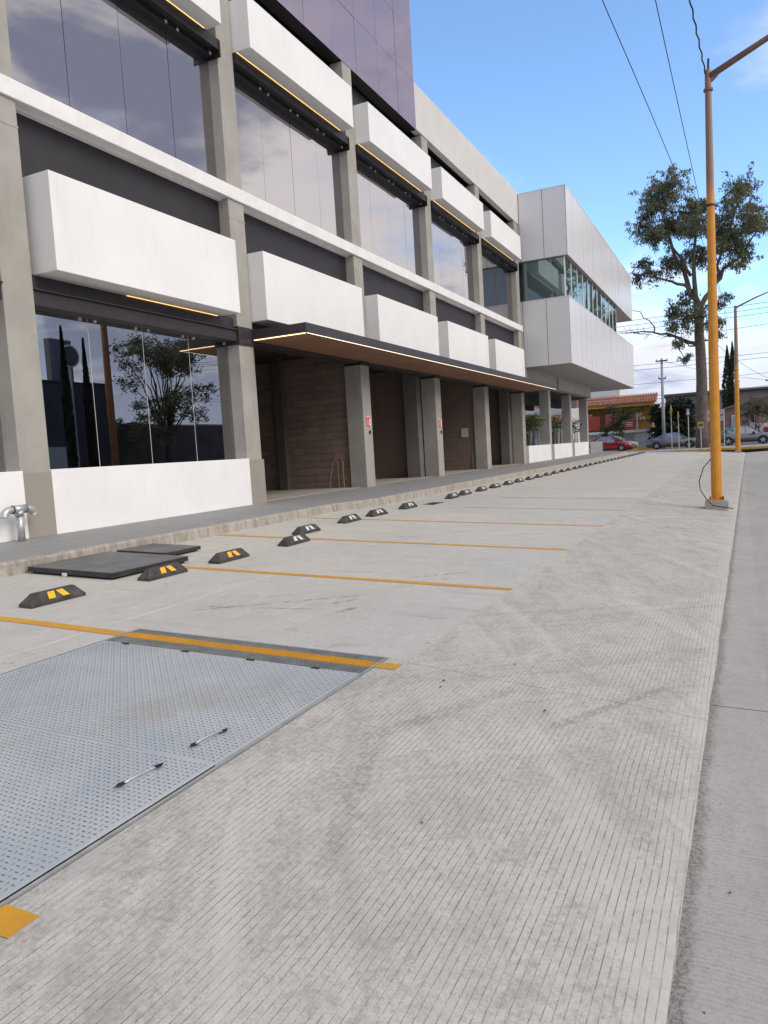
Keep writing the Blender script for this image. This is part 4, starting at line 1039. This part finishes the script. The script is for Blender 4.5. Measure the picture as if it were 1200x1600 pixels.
# ------------------------------------------------------------------ far side: cross street
cs = MB(); cs.add([(60.0,-60,.16),(79.5,-60,.16),(79.5,80,.34),(60.0,80,.34)], [(0,1,2,3)])
tag(make('cross_street', cs, ASPH), kind='structure')
isl = MB(); isl.prism([(61.0, 8.6), (62.2, 9.4), (66.0, 9.4), (70.5, 8.2), (70.5, -14), (61.3, -14), (61.0, -3)], 'z', .1, .36)
tag(make('corner_island', isl, PAVE, bevel=.02), kind='structure')
ks = MB()
for a, b in (((60.92, 8.6), (60.92, -3)), ((60.92, -3), (61.2, -14)), ((62.15, 9.5), (60.92, 8.6)), ((66.0, 9.5), (62.15, 9.5))):
    ks.bar((a[0], a[1], .24), (b[0], b[1], .24), .16, .29)
tag(make('yellow_kerb', ks, YKERB), kind='structure')
fw = B((79.5, -40, .1), (82.0, 60, .46)); tag(make('far_pavement', fw, PAVE), kind='structure')
ky = B((79.38, 7.6, .1), (79.5, 12.0, .50)); tag(make('far_kerb', ky, YKERB), kind='structure')
gy = B((61.0, 9.4, .05), (79.6, 60, .30)); tag(make('side_yard', gy, PAVE), kind='structure')

# shop
SX = 82.2; SY = 8.2
shop = empty('yellow_shop', (SX, 14, .4)); tag(shop, 'yellow two storey shop with clay tile roof and red banners', 'building')
YEL = mat('yellow_render', (0.62, 0.36, 0.05), .7, var=.12, vscale=1.5); OCH = mat('ochre_wall', (0.30, 0.155, 0.03), .8, var=.15, vscale=2)
WREN = mat('white_house_render', (0.68, 0.68, 0.66), .75, var=.08, vscale=1, stain=.2)
def sb(n_, a, b, m, parent=shop, **k): return make(n_, B(a, b), m, parent, **k)
sb('ground_floor_wall', (SX+.3, SY+.05, .3), (SX+9, 22, 2.25), WREN)
sb('upper_wall', (SX+1.5, SY+.2, 2.25), (SX+9, 22, 5.2), OCH)
sb('balcony_slab', (SX-.1, SY, 2.12), (SX+1.5, 22, 2.38), WREN)
sb('end_post', (SX, SY, 2.38), (SX+.18, SY+.18, 4.95), mat('cream_post', (.66, .5, .28), .7)); sb('end_pier', (SX-.02, SY-.03, 2.3), (SX+.22, SY+.22, 3.2), WREN)
sb('balcony_post', (SX-.02, SY+1.45, 2.38), (SX+.1, SY+1.58, 4.0), WREN)
sb('fascia', (SX-.25, SY-.25, 4.85), (SX+.1, 22, 5.30), YEL); sb('eave_soffit', (SX+.1, SY-.2, 5.0), (SX+1.6, 22, 5.2), YEL)
rf = MB()
nb = 52; yy0, yy1 = SY-.5, 22
for k in range(nb):                         # rows of barrel tiles running up the slope
    ya = yy0+(yy1-yy0)*k/nb; yb = yy0+(yy1-yy0)*(k+1)/nb; ym_ = (ya+yb)/2; hw_ = (yb-ya)*.5
    for s_ in range(3):
        xa = SX-.45+s_*.62; xb = xa+.66; za = 5.22+s_*.30; zb_ = za+.27
        a0 = [(xa, ym_+hw_*math.cos(t), za+.11*math.sin(t)) for t in (0, .8, 1.57, 2.34, 3.14)]
        a1 = [(xb, ym_+hw_*.85*math.cos(t), zb_+.09*math.sin(t)) for t in (0, .8, 1.57, 2.34, 3.14)]
        rf.add(a0+a1, [(i, i+1, i+6, i+5) for i in range(4)]+[(0,1,2,3,4)])
rfo = make('roof', MB().add([(SX-.42,yy0,5.2),(SX-.42,yy1,5.2),(SX+1.4,yy1,6.04),(SX+1.4,yy0,6.04),(SX-.42,yy0,5.1),(SX-.42,yy1,5.1),(SX+1.4,yy1,5.9),(SX+1.4,yy0,5.9)],[(0,1,2,3),(4,5,6,7),(0,1,5,4),(1,2,6,5),(2,3,7,6),(3,0,4,7)]), TILE, shop)
tl = make('roof_tiles', rf, TILE, rfo); tl['kind'] = 'stuff'
sb('parapet', (SX+1.6, SY+3.4, 5.0), (SX+9, 22, 7.0), WREN)
# shutters, windows, banners
SHUT = mat('shutter', (.36, .37, .35), .6, var=.1, vscale=4)
for y0, y1 in ((SY+1.9, SY+4.4), (SY+5.7, SY+8.6)):
    d_ = sb('roller_shutter', (SX+.24, y0, .4), (SX+.31, y1, 2.0), SHUT)
    for k in range(8): make('shutter_slat', B((SX+.215, y0+.02, .42+k*.2), (SX+.243, y1-.02, .42+k*.2+.17)), SHUT, d_)
for y0, y1 in ((SY+2.3, SY+3.1), (SY+4.2, SY+5.0), (SY+6.3, SY+8.8)):
    w_ = sb('window', (SX+1.44, y0-.06, 3.0), (SX+1.51, y1+.06, 4.4), BLACK); make('pane', B((SX+1.42, y0, 3.06), (SX+1.445, y1, 4.34)), GCAR, w_)
RB = mat('red_banner', (0.36, 0.05, 0.03), .6, var=.12, vscale=1.2)
PRN = mat('banner_print', (.75, .62, .58), .6)
rp = random.Random(2)
for k, (y0, y1, lab) in enumerate(((SY+1.65, SY+4.7, 'right'), (SY+5.3, SY+8.75, 'left'))):
    bn = empty('banner', (SX-.14, (y0+y1)/2, 2.55)); zt = 4.05
    make('banner_sheet', B((SX-.16, y0, 2.55), (SX-.13, y1, zt)), RB, bn)
    pr = MB(); 
    for r in range(7):
        y = (y1-.3 if k else y1-1.6); z = zt-.22-r*.175; lim = y0+(1.5 if k else .35)+rp.uniform(0, .5)
        while y > lim:
            l_ = rp.uniform(.08, .22); pr.box((SX-.166, y-l_, z), (SX-.16, y, z+.07)); y -= l_+.05
    make('printed_lines', pr, PRN, bn); tag(bn, 'red price list banner on the shop balcony, the %s one of two' % lab, 'banner', 'red banners on the shop')
rl = empty('balcony_railing', (SX, SY+.8, 2.4)); tag(rl, 'dark balcony railing at the right end of the yellow shop', 'railing')
for k in range(8): make('baluster', B((SX-.02, SY+.25+k*.155, 2.38), (SX+.01, SY+.28+k*.155, 3.35)), BLACK, rl)
make('handrail', B((SX-.03, SY+.2, 3.35), (SX+.02, SY+1.45, 3.40)), BLACK, rl)
def text_mesh(txt, size, name):
    cu = bpy.data.curves.new(name, 'FONT'); cu.body = txt; cu.size = size; cu.extrude = .01; cu.shear = .25; cu.resolution_u = 2
    o = bpy.data.objects.new(name, cu); COL.objects.link(o); bpy.context.view_layer.update()
    me = bpy.data.meshes.new_from_object(o.evaluated_get(bpy.context.evaluated_depsgraph_get())); bpy.data.objects.remove(o); return me
for txt, y, z, sz in (('Tap', SY+1.75, 3.95, .62), ('ux', SY+1.1, 3.5, .62)):
    me = text_mesh(txt, sz, 'sign_lettering'); me.materials.append(SWHITE)
    o = link('sign_lettering', me, (SX+1.40, y+.35, z-.05), shop); o.rotation_euler = (R(90), 0, R(-90)); o['label'] = 'white slanted lettering on the ochre shop wall'
# white house behind the passage
wh = empty('white_house', (66, 17, .3)); tag(wh, 'white house with clay tile canopy seen through the far columns', 'building')
make('house_wall', B((66, 13.3, .2), (74, 26, 4.6)), WREN, wh)
pr = MB(); 
for k in range(38):
    ya = 13.3+k*.33; 
    a0 = [(64.7, ya+.165+.165*math.cos(t), 3.2+.09*math.sin(t)) for t in (0, .8, 1.57, 2.34, 3.14)]; a1 = [(66.05, v[1], v[2]+.75) for v in a0]
    pr.add(a0+a1, [(i, i+1, i+6, i+5) for i in range(4)]+[(0,1,2,3,4)])
pr.add([(64.7,13.3,3.2),(64.7,25.9,3.2),(66.05,25.9,3.95),(66.05,13.3,3.95)], [(0,1,2,3)])
make('tile_canopy', pr, TILE, wh)
for y0 in (13.6, 15.9, 18.4): 
    d_ = make('door', B((65.95, y0, .3), (66.02, y0+.95, 2.6)), mat('house_door', (.5, .5, .5), .6), wh); make('door_handle', B((65.92, y0+.1, 1.3), (65.96, y0+.16, 1.45)), BLACK, d_)
    make('window', B((65.96, y0+1.3, 1.4), (66.01, y0+2.0, 2.5)), BLACK, wh)
# long warehouse and brick house at the end of the cross street
BRN = mat('corrugated_brown', (0.30, 0.235, 0.20), .8, var=.2, vscale=.8, stain=.3)
ww = empty('warehouse', (98, -6, .3)); tag(ww, 'long brown corrugated warehouse with low pitched roof at the far right', 'building')
make('warehouse_wall', B((98, -40, .1), (112, 8.2, 6.2)), mat('warehouse_render', (.33, .26, .225), .85, var=.15, vscale=.5, stain=.3), ww)
for k in range(13): make('cladding_sheet', B((97.93, -40, 2.4+k*.30), (97.99, 8.2, 2.4+k*.30+.25)), BRN, ww)
make('roof_edge', B((97.4, -40, 6.3), (112, 8.6, 6.55)), mat('roof_dark', (.09, .085, .085), .8), ww)
bh = empty('brick_house', (88, -6, .3)); tag(bh, 'reddish brown brick house with dark gable edge behind the small olive tree', 'building')
BRK = mat('brick_wall_far', (0.25, 0.165, 0.13), .9, var=.25, vscale=2.5)
gbl = MB(); gbl.prism([(1.7, .2), (1.7, 3.9), (-5.0, 5.6), (-12, 3.9), (-12, .2)], 'x', 88, 96); make('house_wall', gbl, BRK, bh)
make('gable_trim', MB().bar((87.95, 1.9, 3.95), (87.95, -5.0, 5.72), .5, .16).bar((87.95, -5.0, 5.72), (87.95, -12.2, 3.95), .5, .16), mat('gable_grey', (.16, .15, .145), .8), bh)
for y0 in (.55, -1.2, -4.0): 
    w_ = make('window', B((87.93, y0-.25, 1.6), (87.98, y0+.25, 3.3)), SWHITE, bh); make('pane', B((87.91, y0-.19, 1.66), (87.935, y0+.19, 3.24)), GCAR, w_)
gs_ = empty('garage', (86, -4, .3)); tag(gs_, 'white garage with dark red shutter at the right edge', 'building')
make('garage_wall', MB().box((86, -8, .2), (87.9, -1.6, 2.3)), WREN, gs_); make('garage_door', B((85.9, -6, .3), (86.02, -2.25, 1.85)), mat('garage_red', (.28, .03, .03), .6), gs_)

# ------------------------------------------------------------------ cars
TYRE = mat('tyre', (.018, .018, .019), .85); RIM = mat('alloy_rim', (.5, .5, .52), .3, .7); CHR = mat('chrome', (.6, .6, .62), .2, .9)
LAMP = mat('headlight_lens', (.75, .77, .8), .15); TAIL = mat('tail_lens', (.4, .02, .02), .25)
def car(label, loc, paint, kind='sedan', rotz=-math.pi/2):
    e = empty('parked_car', (0,0,0)); L, Wd = (4.62, 1.80) if kind == 'sedan' else (4.68, 1.88)
    hw = Wd/2
    if kind == 'sedan':
        st = [(-2.31,.62,.66),(-2.24,.90,.80),(-1.95,.99,.88),(-1.45,1.00,.90),(-.6,.97,.905),(.5,.95,.905),(1.05,.93,.90),(1.5,.88,.88),(1.95,.80,.83),(2.2,.70,.74),(2.31,.52,.60)]
        gh = [(-1.72,1.00,.70,1.0),(-1.15,1.22,.60,1.0),(-.65,1.40,.57,1.0),(0,1.455,.575,1.0),(.35,1.43,.57,1.0),(.95,1.16,.62,1.0),(1.32,.93,.72,1.0)]
        wx = (-1.42, 1.36); wr = .325; z0 = .19
    else:
        st = [(-2.32,.75,.72),(-2.28,1.02,.84),(-2.0,1.10,.91),(-1.4,1.10,.93),(-.6,1.08,.935),(.5,1.06,.935),(1.05,1.05,.93),(1.5,1.01,.91),(1.95,.95,.86),(2.22,.84,.78),(2.34,.60,.66)]
        gh = [(-2.18,1.10,.74,1),(-1.85,1.42,.66,1),(-1.55,1.60,.63,1),(-.6,1.68,.63,1),(.2,1.66,.63,1),(.75,1.40,.67,1),(1.30,1.05,.77,1)]
        wx = (-1.40, 1.40); wr = .365; z0 = .24
    b = MB(); n = 11
    for x, zt, w_ in st:
        pr_ = [(w_*.86, z0), (w_, z0+.13), (w_*1.0, z0+.38), (w_*.975, zt-.10), (w_*.88, zt-.01), (0, zt+.015)]
        full_ = [(y, z) for y, z in pr_]+[(-y, z) for y, z in reversed(pr_[:-1])]
        b.v += [(x, y, z) for y, z in full_]
    for i in range(len(st)-1):
        for k in range(n-1): a = i*n+k; b.f.append((a, a+1, a+n+1, a+n))
        b.f.append((i*n+n-1, i*n, i*n+n, i*n+n+n-1))
    b.f.append(tuple(range(n))); b.f.append(tuple((len(st)-1)*n+k for k in range(n)))
    body = make('body', b, paint, e, origin=(0,0,0), smooth=True)
    g_ = MB(); rf_ = MB()
    for i, (x, z, w_, _) in enumerate(gh):
        zb_ = [s for s in st]; bx = x
        bz = 0.9*st[4][1]; wb = hw*.955
        g_.v += [(bx, wb*(.86 if i in (0, len(gh)-1) else 1), bz), (x, w_, z), (x, -w_, z), (bx, -wb*(.86 if i in (0, len(gh)-1) else 1), bz)]
    for i in range(len(gh)-1):
        for k in range(3): a = i*4+k; g_.f.append((a, a+1, a+5, a+4))
    make('cabin_glass', g_, GCAR, e, origin=(0,0,0))
    hi = [q_ for q_ in gh if q_[1] > (1.38 if kind == 'sedan' else 1.58)]
    hi = [(hi[0][0]-.1, hi[0][1]-.02, hi[0][2], 1)]+hi+[(hi[-1][0]+.08, hi[-1][1]-.03, hi[-1][2], 1)]
    for x, z, w_, _ in hi: rf_.v += [(x, w_+.03, z-.05), (x, w_-.02, z+.012), (x, 0, z+.028), (x, -w_+.02, z+.012), (x, -w_-.03, z-.05)]
    for i in range(len(hi)-1):
        for k in range(4): a = i*5+k; rf_.f.append((a, a+1, a+6, a+5))
    make('roof', rf_, paint, e, origin=(0,0,0), smooth=True)
    for s_ in (-1, 1):                                    # pillars on both sides
        for x0_, x1_ in (((gh[0][0]), gh[2][0]), (0.0, -.03), (gh[-1][0], gh[-3][0])):
            z1_ = min(gh, key=lambda q_: abs(q_[0]-x1_)); wv = z1_[2]
            make('pillar', MB().bar((x0_, s_*(hw*.955*(.9 if abs(x0_) > .5 else 1)+.004), st[4][1]*.93), (x1_, s_*(wv+.012), z1_[1]-.01), .09, .03, (0, s_, 0)), paint, e)
        make('window_trim', MB().bar((gh[0][0]+.1, s_*(hw*.965), st[4][1]*.945), (gh[-1][0]-.1, s_*(hw*.965), st[4][1]*.935), .02, .025), CHR, body)
        make('mirror', B((gh[-2][0]-.18, s_*hw-.02 if s_ > 0 else -hw-.16, .98), (gh[-2][0]+.02, s_*hw+.16 if s_ > 0 else -hw+.02, 1.10 if kind == 'sedan' else 1.16)), BLACK if kind != 'sedan' else paint, e, bevel=.03)
        make('headlight', B((2.02, min(s_*.45, s_*.80), .60 if kind == 'sedan' else .74), (2.235 if kind != 'sedan' else 2.2, max(s_*.45, s_*.80), .72 if kind == 'sedan' else .85)), LAMP, e, bevel=.03)
        make('tail_light', B((-2.30, min(s_*.50, s_*.80), .74 if kind == 'sedan' else .88), (-2.05, max(s_*.50, s_*.80), .88 if kind == 'sedan' else 1.02)), TAIL, e, bevel=.03)
        make('sill', B((wx[0]+.42, min(s_*(hw-.06), s_*(hw+.004)), z0-.02), (wx[1]-.42, max(s_*(hw-.06), s_*(hw+.004)), z0+.09)), BLACK, e)
        for dx_ in (-.55, .45): make('door_handle', B((dx_-.09, s_*(hw+.0)-.012, st[4][1]-.17), (dx_+.09, s_*(hw+.0)+.018, st[4][1]-.14)), CHR if kind == 'sedan' else BLACK, e)
        for x in wx:
            arch = [(x+(wr+.055)*math.cos(t*math.pi/12), wr+(wr+.055)*math.sin(t*math.pi/12)) for t in range(-3, 16)]
            make('wheel_arch', MB().prism(arch, 'y', s_*(hw-.30), s_*(hw+.006)), BLACK, e)
            wl_ = make('wheel', MB().tube([(x, s_*(hw-.20), wr), (x, s_*(hw+.016), wr)], wr, 20), TYRE, e)
            make('rim', MB().tube([(x, s_*(hw-.05), wr), (x, s_*(hw+.022), wr)], wr*.66, 16), BLACK, wl_)
            sp_ = MB()
            for a in range(5):
                t = a*2*math.pi/5+.3; sp_.bar((x+.05*math.cos(t), s_*(hw+.026), wr+.05*math.sin(t)), (x+wr*.66*math.cos(t), s_*(hw+.026), wr+wr*.66*math.sin(t)), .075, .012, (0,1,0))
            sp_.tube([(x, s_*(hw+.018), wr), (x, s_*(hw+.034), wr)], .07, 10)
            make('spokes', sp_, RIM, wl_)
    make('grille', B((2.20, -.42, .30), (2.30, .42, .52)), BLACK, e); make('rear_bumper', B((-2.33, -.7, .30), (-2.2, .7, .52)), BLACK if kind != 'sedan' else paint, e, bevel=.03)
    make('number_plate', B((-2.345, -.2, .62), (-2.30, .2, .74)), SWHITE, e)
    e.location = loc; e.rotation_euler = (0, 0, rotz)
    return tag(e, label, 'car', 'cars parked across the street')
def cpaint(n_, c, metal=.5):
    m_ = mat(n_, c, .28, metal); m_.node_tree.nodes['Principled BSDF'].inputs['Coat Weight'].default_value = .8; return m_
GREYP = cpaint('grey_car_paint', (.17, .175, .20)); REDP = cpaint('red_car_paint', (.33, .012, .018), .2); SILV = cpaint('silver_car_paint', (.38, .37, .36)); SUVP = cpaint('slate_car_paint', (.15, .155, .185))
car('grey sedan parked behind the two yellow diamond signs', (73.2, 5.50, .34), GREYP)
car('red sedan parked in front of the yellow shop', (73.0, 11.35, .35), REDP)
car('pale beige sedan half hidden behind the red sedan', (76.6, 11.25, .38), SILV)
car('slate grey sport utility car at the right behind the far lamp post', (75.2, -.45, .33), SUVP, 'suv')

# ------------------------------------------------------------------ street signs and poles
GALV = mat('sign_post_grey', (.45, .46, .47), .5, .3); SYEL = mat('sign_yellow', (.50, .33, .04), .5); SBLU = mat('sign_blue', (.03, .045, .11), .45)
def signpost(y, h, label, build, x=64.0, r=.035):
    e = empty('street_sign', (x, y, .36)); make('post', MB().tube([(x, y, .3), (x, y, h)], r, 8), GALV, e); build(e, x, y, h); return tag(e, label, 'street sign')
def diamond(sz, yaw):
    def f(e, x, y, h):
        s = MB(); c, s_ = math.cos(yaw), math.sin(yaw)
        for t in (-.012, .012):
            s.v += [(x-.05+c*a*sz+t*s_, y+s_*a*sz-t*c, h-sz*.9+b_*sz) for a, b_ in ((0,-1),(1,0),(0,1),(-1,0))]
        s.f += [(0,1,2,3),(4,5,6,7),(0,1,5,4),(1,2,6,5),(2,3,7,6),(3,0,4,7)]
        make('sign_plate', s, SYEL, e)
        t = MB(); t.box((x-.085, y-.03, h-sz*1.35), (x-.075, y+.03, h-sz*.5)); make('symbol', t, BLACK, e)
    return f
signpost(4.95, 3.95, 'taller yellow diamond warning sign in front of the grey sedan', diamond(.50, R(15)))
signpost(4.42, 3.40, 'shorter yellow diamond warning sign in front of the grey sedan', diamond(.44, R(13)))
def blue(e, x, y, h):
    make('sign_plate', B((x-.05, y-.16, h-.62), (x-.035, y+.16, h)), SBLU, e)
    t = MB().tube([(x-.056, y, h-.16), (x-.05, y, h-.16)], .05, 10).box((x-.056, y-.03, h-.40), (x-.05, y+.05, h-.22)).box((x-.056, y-.10, h-.46), (x-.05, y+.03, h-.40))
    ring = [(x-.054, y+.02+.09*math.cos(a), h-.45+.09*math.sin(a)) for a in [i*2*math.pi/14 for i in range(14)]]; t.tube(ring+[ring[0]], .018, 5, False)
    make('symbol', t, SWHITE, e)
signpost(3.68, 3.65, 'blue sign with white wheelchair symbol on a grey post', blue)
def yrect(e, x, y, h):
    make('sign_plate', B((x-.05, y-.22, h-.55), (x-.035, y+.22, h)), mat('sign_ochre', (.34, .25, .08), .6), e); make('sign_bar', B((x-.058, y-.15, h-.32), (x-.05, y+.15, h-.20)), BLACK, e)
signpost(2.78, 2.50, 'ochre rectangular sign beside the eucalyptus trunk', yrect)
def streetname(e, x, y, h):
    for k in (0, 1):
        make('name_plate', B((x-.06, y+.02, h-.38-k*.50), (x-.04, y+1.2, h-k*.50)), mat('name_plate_grey', (.33, .33, .37), .5), e)
        t = MB(); 
        for j in range(5): t.box((x-.066, y+.25+j*.15, h-.25-k*.5), (x-.06, y+.35+j*.15, h-.13-k*.5))
        make('lettering', t, mat('plate_ink', (.08, .08, .12), .5), e)
signpost(1.10, 3.35, 'grey double street name sign beside the near lamp post', streetname, r=.04)
def upole(name, x, y, zt, label, arms, m, r0=.16, r1=.10, group=None):
    e = empty(name, (x, y, .3)); make('pole', MB().tube([(x, y, .2), (x, y, zt)], [r0, r1], 10), m, e, smooth=True)
    for z, l, dx_ in arms: make('crossarm', B((x-.06+dx_, y-l, z), (x+.06+dx_, y+l, z+.12)), DBARK, e); 
    for z, l, dx_ in arms:
        for s_ in (-.9, .9): make('insulator', MB().tube([(x, y+s_*l, z+.12), (x, y+s_*l, z+.28)], [.05, .03], 6), mat('insulator_brown', (.2, .12, .08), .4), e)
    return tag(e, label, 'utility pole', group)
CONC = mat('pole_concrete', (.36, .355, .345), .85, var=.15, vscale=2)
upole('utility_pole', 78, 6.75, 9.1, 'thin concrete utility pole in front of the dark hedge', ((8.8, .55, -.1), (7.1, .35, 0)), CONC, .18, .11)
upole('utility_pole', 70, 2.05, 10.3, 'thick concrete utility pole standing against the eucalyptus trunk', ((9.4, .5, 0),), CONC, .30, .22)
upole('utility_pole', 105, -3.7, 8.2, 'distant utility pole above the brown warehouse', ((7.6, .7, 0),), CONC, .17, .11)
upole('utility_pole', 26.7, -7.6, 10.5, 'brown wooden utility pole across the road, mirrored in the ground floor window', ((9.0, .6, 0),), mat('pole_wood', (.23, .10, .045), .8, var=.2, vscale=4), .19, .14)

# ------------------------------------------------------------------ overhead wires
WIRE = mat('wire_black', (.015, .016, .018), .6)
def wire(pts, r, label, n=14):
    P = [Vector(p) for p in pts]; out = []
    if len(P) == 2:
        for k in range(n+1):
            t = k/n; p = P[0].lerp(P[1], t); p.z -= 4*t*(1-t)*.012*(P[1]-P[0]).length; out.append(p)
    else:                                        # quadratic through three points
        for k in range(n+1):
            t = k/n; a = P[0]*((t-.5)*(t-1)*2); b_ = P[1]*(-4*t*(t-1)); c = P[2]*(t*(t-.5)*2); out.append(a+b_+c)
    o = make('overhead_wire', MB().tube(out, r, 5), WIRE, smooth=True); return tag(o, label, 'wire', 'overhead wires')
wire([(10, 2.45, 9.75), (40, .9, 8.9), (70, .9, 9.6)], .009, 'leftmost thin wire running down the sky towards the eucalyptus', 26)
wire([(8, 1.35, 9.75), (39, .85, 8.95), (70, .4, 9.65)], .009, 'middle thin wire running down the sky towards the eucalyptus', 26)
tw_ = [Vector((9.0, .86, 8.95)), Vector((12.4, .64, 8.50)), Vector((15.92, .45, 8.27))]; pts = []
for k in range(61):
    t = k/60; p = tw_[0]*((t-.5)*(t-1)*2)+tw_[1]*(-4*t*(t-1))+tw_[2]*(t*(t-.5)*2); pts.append(p+Vector((0, .011*math.cos(k*1.6), .011*math.sin(k*1.6))))
tag(make('overhead_wire', MB().tube(pts, .013, 5), WIRE, smooth=True), 'twisted cable tied to the top of the near lamp post', 'wire', 'overhead wires')
wl_spec = [((72,40,8.9),(72,-40,9.2),'upper left of the sheaf above the cars'), ((72,40,8.4),(72,-40,8.9),'second of the sheaf above the cars'), ((78,40,6.2),(78,-40,6.9),'lowest but one of the wires above the shop'), ((78,40,5.9),(78,-40,6.5),'lowest of the wires above the shop'), ((78,40,7.6),(78,-40,7.9),'middle of the wires above the shop'), ((66,40,11.8),(66,-40,12.9),'highest of the wires crossing the eucalyptus'), ((66,40,11.4),(66,-40,12.5),'second highest of the wires crossing the eucalyptus'), ((66,40,11.0),(66,-40,12.1),'third highest of the wires crossing the eucalyptus'), ((78,6.75,8.9),(105,-3.7,7.7),'sloping between the two thin utility poles'), ((70,2.05,9.5),(105,-3.7,7.8),'sloping from the thick utility pole to the right'), ((70,2.05,10.1),(60,-30,11.5),'rising from the thick utility pole to the right edge')]
for a, b_, lab in wl_spec: wire([a, b_], .018, 'thin dark overhead wire, '+lab)

# ------------------------------------------------------------------ across the road (mirrored in the glass)
opp = MB(); opp.add([(-60,-6.6,.12),(64,-6.6,.12),(64,-40,.14),(-60,-40,.14)], [(0,1,2,3)]); tag(make('opposite_pavement', opp, PAVE), kind='structure')
ob = empty('dark_building', (26, -16, .12)); tag(ob, 'low dark grey building across the road, mirrored in the ground floor window', 'building')
DGR = mat('dark_grey_render', (.05, .048, .055), .8, var=.15, vscale=1)
make('wall', B((16.0, -24, .1), (32.4, -13.4, 6.35)), DGR, ob, bevel=.02); make('entrance', B((26.4, -13.45, .12), (29.0, -13.35, 2.9)), mat('entrance_white', (.45, .45, .44), .7), ob); make('parapet_cap', B((15.9, -24.1, 6.35), (32.5, -13.3, 6.45)), BLACK, ob)
make('upper_panel', B((29.6, -15.2, 6.45), (31.1, -14.8, 9.0)), mat('panel_grey', (.12, .12, .13), .6), ob)
ds = empty('disc_sign', (29.0, -12.6, 5)); tag(ds, 'round dark sign with pale rim above the dark building, mirrored in the window', 'sign')
make('disc', MB().tube([(29.0, -12.72, 7.7), (29.0, -12.62, 7.7)], .55, 28), mat('disc_dark', (.06, .06, .07), .5), ds)
ring = [(29.0+.57*math.cos(a), -12.6, 7.7+.57*math.sin(a)) for a in [i*2*math.pi/28 for i in range(28)]]; make('rim', MB().tube(ring+[ring[0]], .035, 6, False), SWHITE, ds)
make('post', MB().tube([(29.0, -12.7, .1), (29.0, -12.7, 7.2)], .07, 8), GALV, ds)
cypress((28.0, -12.0, .1), 8.9, .30, 'thin cypress left of the disc sign across the road, mirrored in the window', 40, False)
cypress((29.3, -11.9, .1), 8.4, .27, 'thin cypress in front of the disc sign across the road, mirrored in the window', 41, False)
bush_tree('street_tree', (36.0, -12.6, .12), 3.6, [(rc.uniform(-2.6,2.6), rc.uniform(-1.6,1.6), rc.uniform(4.3,8.9), rc.uniform(.7,1.2)) for _ in range(26)]+[(rc.uniform(-4,1), rc.uniform(-1,1), rc.uniform(3.0,4.3), rc.uniform(.5,.8)) for _ in range(8)], EUC, 'broad tree across the road, mirrored in the ground floor window', n=420, size=.22, tr_r=.25, seed=50)
ow = empty('boundary_wall', (45, -14, .12)); tag(ow, 'long dark brown boundary wall across the road', 'wall')
make('wall_run', B((33.0, -15, .1), (60, -14.8, 4.2)), mat('dark_brown_render', (.085, .072, .062), .85, var=.25, vscale=.8), ow); make('wall_cap', B((32.9, -15.05, 4.2), (60.1, -14.75, 4.3)), COLM, ow)
